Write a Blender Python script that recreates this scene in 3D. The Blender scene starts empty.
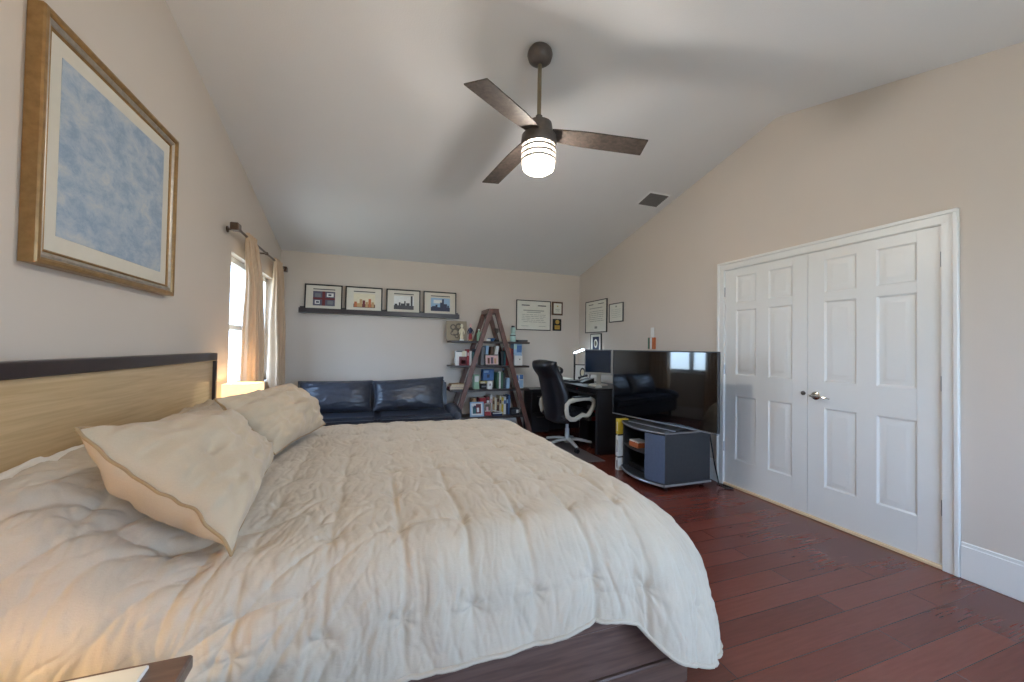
import bpy, bmesh, math, random
import numpy as np
from mathutils import Vector, Matrix, Euler, noise as mnoise

scene = bpy.context.scene
COL = scene.collection
PI = math.pi
random.seed(7)
R = math.radians

# ------------------------------------------------------------------ camera
CAMH = 1.2581
yaw, pitch, roll = 0.3406, 0.0185, 0.0165
cy_, sy_, cp_, sp_ = math.cos(yaw), math.sin(yaw), math.cos(pitch), math.sin(pitch)
fwd = Vector((sy_ * cp_, cy_ * cp_, sp_)); rgt = Vector((cy_, -sy_, 0)); up = rgt.cross(fwd)
cr_, sr_ = math.cos(roll), math.sin(roll)
r2 = rgt * cr_ + up * sr_; u2 = up * cr_ - rgt * sr_
cam = bpy.data.objects.new('camera', bpy.data.cameras.new('camera')); COL.objects.link(cam)
m4 = Matrix.Identity(4)
for i in range(3):
    m4[i][0] = r2[i]; m4[i][1] = u2[i]; m4[i][2] = -fwd[i]
m4.translation = Vector((0, 0, CAMH))
cam.matrix_world = m4
cam.data.sensor_width = 36; cam.data.lens = 36 * 390.5127 / 1024
cam.data.clip_start = .02; cam.data.clip_end = 200
scene.camera = cam

# ------------------------------------------------------------------ view, world, daylight
vs = scene.view_settings
scene.display_settings.display_device = 'sRGB'
vs.view_transform = 'Standard'; vs.look = 'None'; vs.gamma = 1; vs.use_curve_mapping = False
vs.exposure = 0.82
scene.cycles.max_bounces = 10; scene.cycles.diffuse_bounces = 6; scene.cycles.glossy_bounces = 5
scene.cycles.transparent_max_bounces = 12
scene.cycles.sample_clamp_indirect = 6
scene.cycles.use_denoising = True

W = bpy.data.worlds.new('World'); scene.world = W; W.use_nodes = True
nt = W.node_tree; nt.nodes.clear()
wo = nt.nodes.new('ShaderNodeOutputWorld'); bg = nt.nodes.new('ShaderNodeBackground')
tc = nt.nodes.new('ShaderNodeTexCoord'); sp = nt.nodes.new('ShaderNodeSeparateXYZ'); rp = nt.nodes.new('ShaderNodeValToRGB')
mr = nt.nodes.new('ShaderNodeMapRange'); mr.inputs['From Min'].default_value = -1; mr.inputs['From Max'].default_value = 1
nt.links.new(tc.outputs['Generated'], sp.inputs[0]); nt.links.new(sp.outputs['Z'], mr.inputs['Value'])
nt.links.new(mr.outputs[0], rp.inputs[0]); nt.links.new(rp.outputs[0], bg.inputs[0]); nt.links.new(bg.outputs[0], wo.inputs[0])
el = rp.color_ramp.elements
el[0].position = 0.0; el[0].color = (.30, .31, .28, 1)
el[1].position = 1.0; el[1].color = (.45, .62, .95, 1)
for p_, c_ in ((.46, (.42, .45, .42, 1)), (.52, (.66, .81, 1.0, 1))):
    e_ = el.new(p_); e_.color = c_
bg.inputs[1].default_value = 7.5

XL, XR, YB, YF = -1.1378, 3.1781, 5.6832, -1.0
HC, YR, HR = 2.4656, 2.3474, 3.2501
HF = HR - .2556 * (YR - YF)

# ------------------------------------------------------------------ helpers
def lin(c):
    return tuple((v / 255 / 12.92) if v / 255 <= .04045 else ((v / 255 + .055) / 1.055) ** 2.4 for v in c)

def mat(name, rgb, rough=.5, metal=0.0, coat=0.0, spec=.5, noise=None, bump=None, emit=None, alpha=None):
    m = bpy.data.materials.new(name); m.use_nodes = True
    t = m.node_tree; b = t.nodes['Principled BSDF']
    c = lin(rgb)
    b.inputs['Base Color'].default_value = (*c, 1); b.inputs['Roughness'].default_value = rough
    b.inputs['Metallic'].default_value = metal; b.inputs['Coat Weight'].default_value = coat
    b.inputs['Specular IOR Level'].default_value = spec
    tcn = t.nodes.new('ShaderNodeTexCoord')
    sc, am = noise or (6.0, .04)
    n = t.nodes.new('ShaderNodeTexNoise'); n.inputs['Scale'].default_value = sc; n.inputs['Detail'].default_value = 4
    t.links.new(tcn.outputs['Object'], n.inputs['Vector'])
    r = t.nodes.new('ShaderNodeValToRGB')
    r.color_ramp.elements[0].position = .3; r.color_ramp.elements[1].position = .7
    r.color_ramp.elements[0].color = (*[max(0, v * (1 - am)) for v in c], 1)
    r.color_ramp.elements[1].color = (*[min(1, v * (1 + am)) for v in c], 1)
    t.links.new(n.outputs['Fac'], r.inputs[0]); t.links.new(r.outputs[0], b.inputs['Base Color'])
    if bump:
        n2 = t.nodes.new('ShaderNodeTexNoise'); n2.inputs['Scale'].default_value = bump[0]; n2.inputs['Detail'].default_value = 3
        t.links.new(tcn.outputs['Object'], n2.inputs['Vector'])
        bp = t.nodes.new('ShaderNodeBump'); bp.inputs['Strength'].default_value = bump[1]; bp.inputs['Distance'].default_value = .01
        t.links.new(n2.outputs['Fac'], bp.inputs['Height']); t.links.new(bp.outputs[0], b.inputs['Normal'])
    if emit:
        b.inputs['Emission Color'].default_value = (*lin(emit[0]), 1); b.inputs['Emission Strength'].default_value = emit[1]
    return m

def wood(name, ca, cb, scale=(1, 14, 14), rough=.4, coat=0.0, nscale=3.0, bump=.1):
    m = bpy.data.materials.new(name); m.use_nodes = True
    t = m.node_tree; b = t.nodes['Principled BSDF']
    b.inputs['Roughness'].default_value = rough; b.inputs['Coat Weight'].default_value = coat
    tcn = t.nodes.new('ShaderNodeTexCoord'); mp = t.nodes.new('ShaderNodeMapping'); mp.inputs['Scale'].default_value = scale
    n = t.nodes.new('ShaderNodeTexNoise'); n.inputs['Scale'].default_value = nscale; n.inputs['Detail'].default_value = 6; n.inputs['Distortion'].default_value = .6
    r = t.nodes.new('ShaderNodeValToRGB'); r.color_ramp.elements[0].position = .3; r.color_ramp.elements[1].position = .72
    r.color_ramp.elements[0].color = (*lin(ca), 1); r.color_ramp.elements[1].color = (*lin(cb), 1)
    t.links.new(tcn.outputs['Object'], mp.inputs[0]); t.links.new(mp.outputs[0], n.inputs['Vector'])
    t.links.new(n.outputs['Fac'], r.inputs[0]); t.links.new(r.outputs[0], b.inputs['Base Color'])
    bp = t.nodes.new('ShaderNodeBump'); bp.inputs['Strength'].default_value = bump; bp.inputs['Distance'].default_value = .004
    t.links.new(n.outputs['Fac'], bp.inputs['Height']); t.links.new(bp.outputs[0], b.inputs['Normal'])
    return m

def fabric(name, rgb, thread=420, strength=.25, var=.06, rough=.9):
    m = bpy.data.materials.new(name); m.use_nodes = True
    t = m.node_tree; b = t.nodes['Principled BSDF']; b.inputs['Roughness'].default_value = rough
    b.inputs['Specular IOR Level'].default_value = .15; b.inputs['Sheen Weight'].default_value = .15
    c = lin(rgb); tcn = t.nodes.new('ShaderNodeTexCoord')
    fac = []
    for s in ((1, .12, 1), (.12, 1, 1)):
        mp = t.nodes.new('ShaderNodeMapping'); mp.inputs['Scale'].default_value = s
        n = t.nodes.new('ShaderNodeTexNoise'); n.inputs['Scale'].default_value = thread; n.inputs['Detail'].default_value = 2
        t.links.new(tcn.outputs['Object'], mp.inputs[0]); t.links.new(mp.outputs[0], n.inputs['Vector']); fac.append(n)
    ad = t.nodes.new('ShaderNodeMath'); ad.operation = 'ADD'
    t.links.new(fac[0].outputs['Fac'], ad.inputs[0]); t.links.new(fac[1].outputs['Fac'], ad.inputs[1])
    big = t.nodes.new('ShaderNodeTexNoise'); big.inputs['Scale'].default_value = 9; big.inputs['Detail'].default_value = 5
    t.links.new(tcn.outputs['Object'], big.inputs['Vector'])
    a2 = t.nodes.new('ShaderNodeMath'); a2.operation = 'MULTIPLY_ADD'; a2.inputs[1].default_value = .35
    t.links.new(ad.outputs[0], a2.inputs[0]); t.links.new(big.outputs['Fac'], a2.inputs[2])
    r = t.nodes.new('ShaderNodeValToRGB'); r.color_ramp.elements[0].position = .55; r.color_ramp.elements[1].position = 1.1 if False else 1.0
    r.color_ramp.elements[0].color = (*[v * (1 - var) for v in c], 1); r.color_ramp.elements[1].color = (*[min(1, v * (1 + var)) for v in c], 1)
    t.links.new(a2.outputs[0], r.inputs[0]); t.links.new(r.outputs[0], b.inputs['Base Color'])
    bp = t.nodes.new('ShaderNodeBump'); bp.inputs['Strength'].default_value = strength; bp.inputs['Distance'].default_value = .002
    t.links.new(ad.outputs[0], bp.inputs['Height']); t.links.new(bp.outputs[0], b.inputs['Normal'])
    return m

def glass(name, tint=(240, 248, 255), rough=.02):
    m = bpy.data.materials.new(name); m.use_nodes = True
    t = m.node_tree; t.nodes.clear()
    o = t.nodes.new('ShaderNodeOutputMaterial'); tr = t.nodes.new('ShaderNodeBsdfTransparent'); gl = t.nodes.new('ShaderNodeBsdfGlossy')
    lw = t.nodes.new('ShaderNodeLayerWeight'); lw.inputs[0].default_value = .5; mx = t.nodes.new('ShaderNodeMixShader')
    pw_ = t.nodes.new('ShaderNodeMath'); pw_.operation = 'POWER'; pw_.inputs[1].default_value = 5
    fr = t.nodes.new('ShaderNodeMath'); fr.operation = 'MULTIPLY_ADD'; fr.inputs[1].default_value = .9; fr.inputs[2].default_value = .04
    t.links.new(lw.outputs['Facing'], pw_.inputs[0]); t.links.new(pw_.outputs[0], fr.inputs[0])
    tr.inputs[0].default_value = (*lin(tint), 1); gl.inputs['Roughness'].default_value = rough
    t.links.new(fr.outputs[0], mx.inputs[0]); t.links.new(tr.outputs[0], mx.inputs[1]); t.links.new(gl.outputs[0], mx.inputs[2]); t.links.new(mx.outputs[0], o.inputs[0])
    return m

def B():
    return bmesh.new()

def _mi(bm, verts, mi, smooth=False):
    fs = set()
    for v in verts:
        fs.update(v.link_faces)
    for f in fs:
        f.material_index = mi; f.smooth = smooth

def box(bm, x0, x1, y0, y1, z0, z1, bev=0.0, mi=0, seg=1, mtx=None):
    g = bmesh.ops.create_cube(bm, size=1)
    vs_ = g['verts']
    for v in vs_:
        v.co = Vector(((x0 + x1) / 2 + v.co.x * (x1 - x0), (y0 + y1) / 2 + v.co.y * (y1 - y0), (z0 + z1) / 2 + v.co.z * (z1 - z0)))
    if mtx is not None:
        bmesh.ops.transform(bm, matrix=mtx, verts=vs_)
    _mi(bm, vs_, mi)
    if bev > 0:
        es = set()
        for v in vs_:
            es.update(v.link_edges)
        bmesh.ops.bevel(bm, geom=list(es), offset=min(bev, .45 * min(abs(x1 - x0), abs(y1 - y0), abs(z1 - z0))), segments=seg, affect='EDGES', clamp_overlap=True)

def loft(bm, rings, close=True, cap=True, mi=0, smooth=True):
    """rings: list of lists of Vectors of equal length"""
    rr = [[bm.verts.new(p) for p in ring] for ring in rings]
    n = len(rr[0])
    for a, b in zip(rr[:-1], rr[1:]):
        for i in range(n if close else n - 1):
            j = (i + 1) % n
            f = bm.faces.new((a[i], a[j], b[j], b[i])); f.material_index = mi; f.smooth = smooth
    if cap and close:
        f = bm.faces.new(list(reversed(rr[0]))); f.material_index = mi
        f = bm.faces.new(rr[-1]); f.material_index = mi
    return rr

def lathe(bm, prof, c=(0, 0, 0), n=24, axis='Z', mi=0, cap=True):
    c = Vector(c); rings = []
    for (r, h) in prof:
        ring = []
        for i in range(n):
            a = 2 * PI * i / n
            x, y = r * math.cos(a), r * math.sin(a)
            p = Vector((x, y, h)) if axis == 'Z' else (Vector((h, x, y)) if axis == 'X' else Vector((y, h, x)))
            ring.append(c + p)
        rings.append(ring)
    return loft(bm, rings, mi=mi, cap=cap)

def tube(bm, pts, r, n=10, mi=0, closed=False, flat=1.0):
    pts = [Vector(p) for p in pts]; m = len(pts); rings = []
    rad = r if isinstance(r, (list, tuple)) else [r] * m
    prev = None
    for i, p in enumerate(pts):
        a = pts[(i - 1) % m] if (closed or i > 0) else p
        b = pts[(i + 1) % m] if (closed or i < m - 1) else p
        d = (b - a).normalized()
        if prev is None:
            ref = Vector((0, 0, 1)) if abs(d.z) < .9 else Vector((1, 0, 0))
            u = d.cross(ref).normalized()
        else:
            u = (prev - d * prev.dot(d)).normalized()
        w = d.cross(u); prev = u
        rings.append([p + (u * math.cos(2 * PI * k / n) + w * math.sin(2 * PI * k / n) * flat) * rad[i] for k in range(n)])
    if closed:
        rr = [[bm.verts.new(q) for q in ring] for ring in rings]
        for i in range(m):
            a, b = rr[i], rr[(i + 1) % m]
            for k in range(n):
                l = (k + 1) % n
                f = bm.faces.new((a[k], a[l], b[l], b[k])); f.material_index = mi; f.smooth = True
    else:
        loft(bm, rings, mi=mi)

def grid(bm, P, mi=0, smooth=True):
    """P: rows x cols list of Vectors"""
    vv = [[bm.verts.new(p) for p in row] for row in P]
    for i in range(len(vv) - 1):
        for j in range(len(vv[0]) - 1):
            f = bm.faces.new((vv[i][j], vv[i][j + 1], vv[i + 1][j + 1], vv[i + 1][j])); f.material_index = mi; f.smooth = smooth
    return vv

def prism(bm, poly, axis, a0, a1, mi=0):
    """extrude a 2-D polygon along an axis; poly in the two other coordinates (in xyz order)"""
    def p3(p, a):
        return Vector((a, p[0], p[1])) if axis == 'X' else (Vector((p[0], a, p[1])) if axis == 'Y' else Vector((p[0], p[1], a)))
    return loft(bm, [[p3(p, a0) for p in poly], [p3(p, a1) for p in poly]], mi=mi, smooth=False)

def finish(name, bm, mats, angle=35):
    bmesh.ops.recalc_face_normals(bm, faces=bm.faces[:])
    me = bpy.data.meshes.new(name); bm.to_mesh(me); bm.free()
    for m in (mats if isinstance(mats, (list, tuple)) else [mats]):
        me.materials.append(m)
    for p in me.polygons:
        p.use_smooth = True
    me.set_sharp_from_angle(angle=R(angle))
    o = bpy.data.objects.new(name, me); COL.objects.link(o)
    return o

def thing(name, label, cat, loc=(0, 0, 0), group=None, rotz=0.0, local=False):
    o = bpy.data.objects.new(name, None); COL.objects.link(o); o.location = loc
    o.rotation_euler = (0, 0, rotz); o.empty_display_size = .1
    o['label'] = label; o['category'] = cat
    if group: o['group'] = group
    o['_w'] = 0 if local else 1
    return o

def part(name, bm, mats, parent, label=None, angle=35):
    """a part authored in world coordinates (or in its thing's local frame when the thing is local)"""
    root = parent
    while root.parent: root = root.parent
    off = Vector((0, 0, 0))
    if root.get('_w', 1):
        off = root.location.copy()
        bmesh.ops.translate(bm, vec=-off, verts=bm.verts[:])
    o = finish(name, bm, mats, angle); o.parent = parent
    if label: o['label'] = label
    return o

def single(name, bm, mats, label, cat, loc, group=None, angle=35):
    """a thing that is one mesh, authored in world coordinates; its origin goes to loc"""
    bmesh.ops.translate(bm, vec=-Vector(loc), verts=bm.verts[:])
    o = finish(name, bm, mats, angle); o.location = loc
    o['label'] = label; o['category'] = cat
    if group: o['group'] = group
    return o

def struct(name, bm, mats, parent=None, angle=35):
    o = finish(name, bm, mats, angle); o['kind'] = 'structure'
    if parent: o.parent = parent
    return o

# numpy gradient noise, for cloth
_rng = np.random.RandomState(3)
_perm = _rng.permutation(512); _perm = np.concatenate([_perm, _perm, _perm])
_grad = _rng.rand(512) * 2 * np.pi
def pn(x, y, seed=0):
    x = np.asarray(x, float) + seed * 17.3; y = np.asarray(y, float) + seed * 9.7
    xi = np.floor(x).astype(int); yi = np.floor(y).astype(int); xf = x - xi; yf = y - yi
    def g(ix, iy, dx, dy):
        a = _grad[_perm[(_perm[ix & 511] + iy) & 511]]
        return np.cos(a) * dx + np.sin(a) * dy
    u = xf ** 3 * (xf * (xf * 6 - 15) + 10); v = yf ** 3 * (yf * (yf * 6 - 15) + 10)
    n0 = g(xi, yi, xf, yf) * (1 - u) + g(xi + 1, yi, xf - 1, yf) * u
    n1 = g(xi, yi + 1, xf, yf - 1) * (1 - u) + g(xi + 1, yi + 1, xf - 1, yf - 1) * u
    return (n0 * (1 - v) + n1 * v) * 1.5
def fbm(x, y, seed=0, octv=4):
    s = 0; a = 1.0
    for k in range(octv):
        s = s + a * pn(x * 2 ** k, y * 2 ** k, seed + k); a *= .5
    return s
def ridge(x, y, seed=0):
    return np.clip(1 - np.abs(pn(x, y, seed)) * 2.6, 0, 1) ** 2
def sst(x, a, b):
    t = np.clip((x - a) / (b - a), 0, 1); return t * t * (3 - 2 * t)

# ------------------------------------------------------------------ materials
M = {}
M['wall'] = mat('greige_wall_paint', (209, 198, 186), rough=.75, noise=(1.5, .015), bump=(160, .05), spec=.3)
M['ceil'] = mat('ceiling_paint', (231, 230, 229), rough=.85, noise=(2, .01), bump=(120, .12), spec=.2)
M['white'] = mat('white_gloss_paint', (228, 227, 222), rough=.36, noise=(3, .01))
M['whitem'] = mat('white_matt', (228, 227, 222), rough=.6, noise=(8, .02))
M['strip'] = wood('pale_threshold_wood', (232, 200, 158), (244, 220, 184), (14, 1, 14), rough=.5)
M['darkwood'] = wood('dark_stained_wood', (76, 54, 46), (114, 88, 75), (1.2, 16, 16), rough=.38, bump=.15)
M['frame_dark'] = mat('dark_espresso', (52, 42, 42), rough=.35, noise=(20, .12))
M['maple'] = wood('light_maple_veneer', (190, 160, 118), (212, 184, 142), (14, 1.2, 30), rough=.35, coat=.2, bump=.03, nscale=2.2)
M['linen'] = fabric('oatmeal_linen', (189, 177, 159))
M['linen_p'] = fabric('oatmeal_sham_linen', (188, 170, 145))
M['piping'] = fabric('tan_piping', (158, 132, 98))
M['sheet'] = fabric('white_cotton_sheet', (228, 224, 216), thread=700, strength=.1, var=.02)
M['leather'] = mat('navy_black_leather', (54, 59, 70), rough=.34, coat=.12, noise=(25, .15), bump=(260, .08))
M['bleather'] = mat('black_chair_leather', (20, 22, 27), rough=.36, coat=.2, noise=(25, .15), bump=(260, .08))
M['black'] = mat('black_satin', (20, 20, 22), rough=.4, noise=(20, .1))
M['blackwood'] = mat('black_brown_laminate', (26, 24, 27), rough=.4, noise=(12, .15))
M['screen'] = mat('glossy_black_screen', (6, 7, 9), rough=.05, coat=1.0, spec=1.0, noise=(3, .05))
M['monscreen'] = mat('painted_reflection_screen', (18, 30, 48), rough=.2, spec=.6, noise=(3, .05), emit=((46, 74, 104), .045))  # blue room reflection on the monitor, put into its colour and a faint glow
M['silver'] = mat('brushed_silver', (170, 172, 176), rough=.35, metal=.85, noise=(60, .06))
M['silverp'] = mat('silver_plastic', (176, 176, 172), rough=.35, noise=(60, .04))
M['armgrey'] = mat('warm_silver_arm', (190, 184, 170), rough=.35, noise=(40, .05))
M['chrome'] = mat('polished_nickel', (200, 198, 192), rough=.15, metal=1.0, noise=(30, .04))
M['standgrey'] = mat('charcoal_laminate', (50, 52, 56), rough=.42, noise=(40, .08))
M['standdoor'] = mat('slate_cabinet_door', (84, 94, 114), rough=.4, noise=(50, .06))
M['gold'] = mat('antique_gold', (152, 120, 78), rough=.35, metal=.45, noise=(35, .18))
M['golddk'] = mat('dark_gold_side', (128, 94, 52), rough=.4, metal=.4, noise=(25, .2))
M['silverleaf'] = mat('silver_leaf', (172, 164, 152), rough=.4, metal=.5, noise=(40, .15))
M['mat'] = mat('cream_mat_board', (214, 207, 192), rough=.8, noise=(15, .02))
M['paper'] = mat('parchment_paper', (222, 219, 205), rough=.7, noise=(12, .03))
M['ink'] = mat('faded_ink', (150, 148, 138), rough=.8)
M['inkdk'] = mat('dark_ink', (86, 84, 82), rough=.8)
M['curtain'] = fabric('tan_curtain', (206, 180, 152), thread=300, strength=.2, var=.05)
M['rod'] = mat('bronze_rod', (104, 84, 70), rough=.35, metal=.7, noise=(30, .1))
M['bronze'] = mat('aged_bronze', (98, 90, 85), rough=.42, metal=.35, noise=(30, .12))
M['nickel'] = mat('warm_nickel', (150, 136, 112), rough=.35, metal=.75, noise=(30, .06))
M['blade'] = wood('weathered_walnut_blade', (52, 45, 41), (90, 79, 71), (9, 9, 9), rough=.5, bump=.1, nscale=4)
M['ladder'] = wood('red_brown_ladder_wood', (84, 54, 44), (124, 84, 70), (10, 10, 1.4), rough=.4, coat=.1)
M['shelf'] = wood('dark_shelf_wood', (44, 35, 33), (66, 53, 48), (1.2, 14, 14), rough=.4)
M['lampglass'] = mat('lit_opal_glass', (255, 244, 225), rough=.4, emit=((255, 238, 210), 4.0))
_m = M['lampglass']; _t = _m.node_tree; _o = _t.nodes['Material Output']; _mx = _t.nodes.new('ShaderNodeMixShader'); _tr = _t.nodes.new('ShaderNodeBsdfTransparent')
_mx.inputs[0].default_value = .6; _t.links.new(_t.nodes['Principled BSDF'].outputs[0], _mx.inputs[1]); _t.links.new(_tr.outputs[0], _mx.inputs[2]); _t.links.new(_mx.outputs[0], _o.inputs[0])
M['shade'] = mat('lit_linen_lampshade', (240, 214, 170), rough=.8, emit=((255, 224, 170), .75), noise=(40, .08))
M['led'] = mat('lit_cool_led', (230, 245, 255), rough=.4, emit=((205, 232, 255), 32.0))
M['glass'] = glass('window_glass')
M['blind'] = None

# ================================================================== SETTING
# floor
fm = bpy.data.materials.new('cherry_plank_floor'); fm.use_nodes = True
t = fm.node_tree; b = t.nodes['Principled BSDF']; b.inputs['Roughness'].default_value = .24; b.inputs['Specular IOR Level'].default_value = .6
tcn = t.nodes.new('ShaderNodeTexCoord'); br = t.nodes.new('ShaderNodeTexBrick')
br.offset = .37; br.offset_frequency = 2; br.inputs['Scale'].default_value = 1.0
br.inputs['Brick Width'].default_value = 1.35; br.inputs['Row Height'].default_value = .127
br.inputs['Mortar Size'].default_value = .0016; br.inputs['Mortar Smooth'].default_value = .3; br.inputs['Bias'].default_value = 0
br.inputs['Color1'].default_value = (*lin((98, 46, 37)), 1); br.inputs['Color2'].default_value = (*lin((121, 62, 49)), 1); br.inputs['Mortar'].default_value = (*lin((38, 14, 12)), 1)
t.links.new(tcn.outputs['Object'], br.inputs['Vector'])
mp = t.nodes.new('ShaderNodeMapping'); mp.inputs['Scale'].default_value = (1.2, 14, 1); t.links.new(tcn.outputs['Object'], mp.inputs[0])
n = t.nodes.new('ShaderNodeTexNoise'); n.inputs['Scale'].default_value = 5; n.inputs['Detail'].default_value = 5; n.inputs['Distortion'].default_value = .1
t.links.new(mp.outputs[0], n.inputs['Vector'])
mx = t.nodes.new('ShaderNodeMix'); mx.data_type = 'RGBA'; mx.blend_type = 'MULTIPLY'; mx.inputs[0].default_value = .4
r = t.nodes.new('ShaderNodeValToRGB'); r.color_ramp.elements[0].position = .25; r.color_ramp.elements[0].color = (.5, .45, .45, 1); r.color_ramp.elements[1].position = .75
t.links.new(n.outputs['Fac'], r.inputs[0]); t.links.new(br.outputs['Color'], mx.inputs[6]); t.links.new(r.outputs[0], mx.inputs[7]); t.links.new(mx.outputs[2], b.inputs['Base Color'])

bm = B(); box(bm, XL - .15, XR + .15, YF - .15, YB + .15, -.12, 0); struct('floor', bm, fm)

# ceiling: two slopes that meet in a ridge
bm = B(); TH = .12
def cz(y): return HC + (YB - y) * (HR - HC) / (YB - YR) if y > YR else HR - .2556 * (YR - y)
prism(bm, [(YF - .15, cz(YF - .15)), (YR, HR), (YB + .15, cz(YB + .15)), (YB + .15, cz(YB + .15) + TH), (YR, HR + TH), (YF - .15, cz(YF - .15) + TH)], 'X', XL - .15, XR + .15)
struct('ceiling', bm, M['ceil'])

def wall_piece(bm, y0, y1, z0, x0, x1, z1=None):
    """wall across Y from z0 up to z1 or to the sloped ceiling"""
    if z1 is not None:
        box(bm, x0, x1, y0, y1, z0, z1); return
    pts = [(y0, z0), (y1, z0), (y1, cz(y1) + .01)]
    if y0 < YR < y1: pts.append((YR, HR + .01))
    pts.append((y0, cz(y0) + .01))
    prism(bm, pts, 'X', x0, x1)
# left wall with its window
WY0, WY1, WZ0, WZ1 = 3.86, 5.30, .86, 2.03
bm = B(); x0, x1 = XL - .15, XL
wall_piece(bm, YF - .15, WY0, 0, x0, x1); wall_piece(bm, WY1, YB + .15, 0, x0, x1)
wall_piece(bm, WY0, WY1, 0, x0, x1, WZ0); wall_piece(bm, WY0, WY1, WZ1, x0, x1)
struct('wall_left', bm, M['wall'])
# right wall with the closet opening
D0, D1, DH = 1.327, 2.853, 2.04
bm = B(); x0, x1 = XR, XR + .15
wall_piece(bm, YF - .15, D0, 0, x0, x1); wall_piece(bm, D1, YB + .15, 0, x0, x1); wall_piece(bm, D0, D1, DH, x0, x1)
struct('wall_right', bm, M['wall'])
bm = B(); box(bm, XL, XR, YB, YB + .15, 0, HC + .02); struct('wall_back', bm, M['wall'])
# front wall (behind the camera) with a wide unseen window, added for soft fill daylight
bm = B(); FX0, FX1, FZ0, FZ1 = .45, 2.65, .55, 2.05
box(bm, XL, FX0, YF - .15, YF, 0, HF + .02); box(bm, FX1, XR, YF - .15, YF, 0, HF + .02)
box(bm, FX0, FX1, YF - .15, YF, 0, FZ0); box(bm, FX0, FX1, YF - .15, YF, FZ1, HF + .02)
struct('wall_front', bm, M['wall'])
# baseboards
def baseboard(name, segs):
    bm = B()
    for (a, b_, side) in segs:
        if side == 'R':
            box(bm, XR - .016, XR, a, b_, 0, .185, .003); box(bm, XR - .011, XR, a, b_, .18, .205, .004)
        elif side == 'L':
            box(bm, XL, XL + .016, a, b_, 0, .185, .003); box(bm, XL, XL + .011, a, b_, .18, .205, .004)
        elif side == 'B':
            box(bm, a, b_, YB - .016, YB, 0, .185, .003); box(bm, a, b_, YB - .011, YB, .18, .205, .004)
        else:
            box(bm, a, b_, YF, YF + .016, 0, .185, .003); box(bm, a, b_, YF, YF + .011, .18, .205, .004)
    struct(name, bm, M['white'])
baseboard('baseboard_right', [(YF, D0 - .075, 'R'), (D1 + .075, YB, 'R')])
baseboard('baseboard_left', [(YF, YB, 'L')])
baseboard('baseboard_back', [(XL + .016, XR - .016, 'B')])
baseboard('baseboard_front', [(XL + .016, XR - .016, 'F')])

# closet double doors
def door_leaf(name, y0, y1, hinge_at, handle):
    root = bpy.data.objects.new(name, None); COL.objects.link(root); root.location = (XR, (y0 + y1) / 2, 0); root['kind'] = 'structure'
    bm = B(); xf, xb = XR + .004, XR + .042; z0, z1 = .022, DH - .006
    box(bm, xf + .009, xb, y0, y1, z0, z1)
    w = y1 - y0; st = .118; ms = .115
    pw = (w - 2 * st - ms) / 2
    cols = [(y0 + st, y0 + st + pw), (y1 - st - pw, y1 - st)]
    rows = [(.262, .855), (1.045, 1.655), (1.70 + .015, 1.985 - .0)]
    rows = [(.262, .85), (1.045, 1.648), (1.708, 1.975)]
    rows[2] = (1.715, 1.965)
    # stiles and rails
    box(bm, xf, xf + .012, y0, y0 + st, z0, z1, .001); box(bm, xf, xf + .012, y1 - st, y1, z0, z1, .001)
    box(bm, xf, xf + .012, cols[0][1], cols[1][0], z0, z1)
    zs = [z0] + [v for rw in rows for v in rw] + [z1]
    for k in range(0, len(zs), 2):
        for c in cols:
            box(bm, xf, xf + .012, c[0], c[1], zs[k], zs[k + 1])
    for c in cols:
        for rw in rows:
            # sunk moulding and raised field
            a0, a1, b0, b1 = c[0], c[1], rw[0], rw[1]
            def ring(i, x): return [Vector((x, a0 + i, b0 + i)), Vector((x, a1 - i, b0 + i)), Vector((x, a1 - i, b1 - i)), Vector((x, a0 + i, b1 - i))]
            loft(bm, [ring(0, xf), ring(.012, xf + .008), ring(.028, xf + .008), ring(.05, xf + .0015), ring(.056, xf + .001)], cap=False, smooth=False)
            q = [bm.verts.new(p) for p in ring(.056, xf + .001)]; bm.faces.new(q)
    struct('door_leaf', bm, M['white'], root, angle=20); COL.objects[-1].location = -root.location if False else COL.objects[-1].location
    leaf = root.children[0] if root.children else None
    o = [c for c in COL.objects if c.parent == root][-1]
    o.data.transform(Matrix.Translation(-root.location))
    def sub(nm, bm, m):
        p = finish(nm, bm, m); p.data.transform(Matrix.Translation(-root.location)); p.parent = root; return p
    for hz in (.36, 1.09, 1.83):
        bm = B(); hy = hinge_at
        lathe(bm, [(.006, hz - .045), (.006, hz + .045)], (XR - .004, hy, 0), 10); sub('hinge', bm, M['silver'])
    if handle:
        hy, hz = y1 - .062, .935
        bm = B(); lathe(bm, [(.0, XR + .004), (.031, XR + .004), (.031, XR - .004), (.024, XR - .008), (.012, XR - .012), (.011, XR - .045), (0, XR - .045)], (0, hy, hz), 20, 'X')
        tube(bm, [(XR - .045, hy + .012, hz), (XR - .048, hy - .02, hz + .002), (XR - .05, hy - .06, hz + .001), (XR - .046, hy - .1, hz - .006), (XR - .042, hy - .118, hz - .01)], [.011, .011, .0095, .008, .006], 10, flat=.75)
        sub('lever_handle', bm, M['chrome'])
    else:
        hy, hz = y0 + .03, .945
        bm = B(); lathe(bm, [(.0, XR + .004), (.017, XR + .004), (.016, XR - .003), (.009, XR - .005), (.008, XR - .012), (0, XR - .012)], (0, hy, hz), 16, 'X'); sub('dummy_knob', bm, M['bronze'])
    return root
YM = 2.094
door_leaf('door_1', YM + .0015, D1 - .002, D1 - .002, False)
door_leaf('door_2', D0 + .002, YM - .0015, D0 + .002, True)
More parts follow.
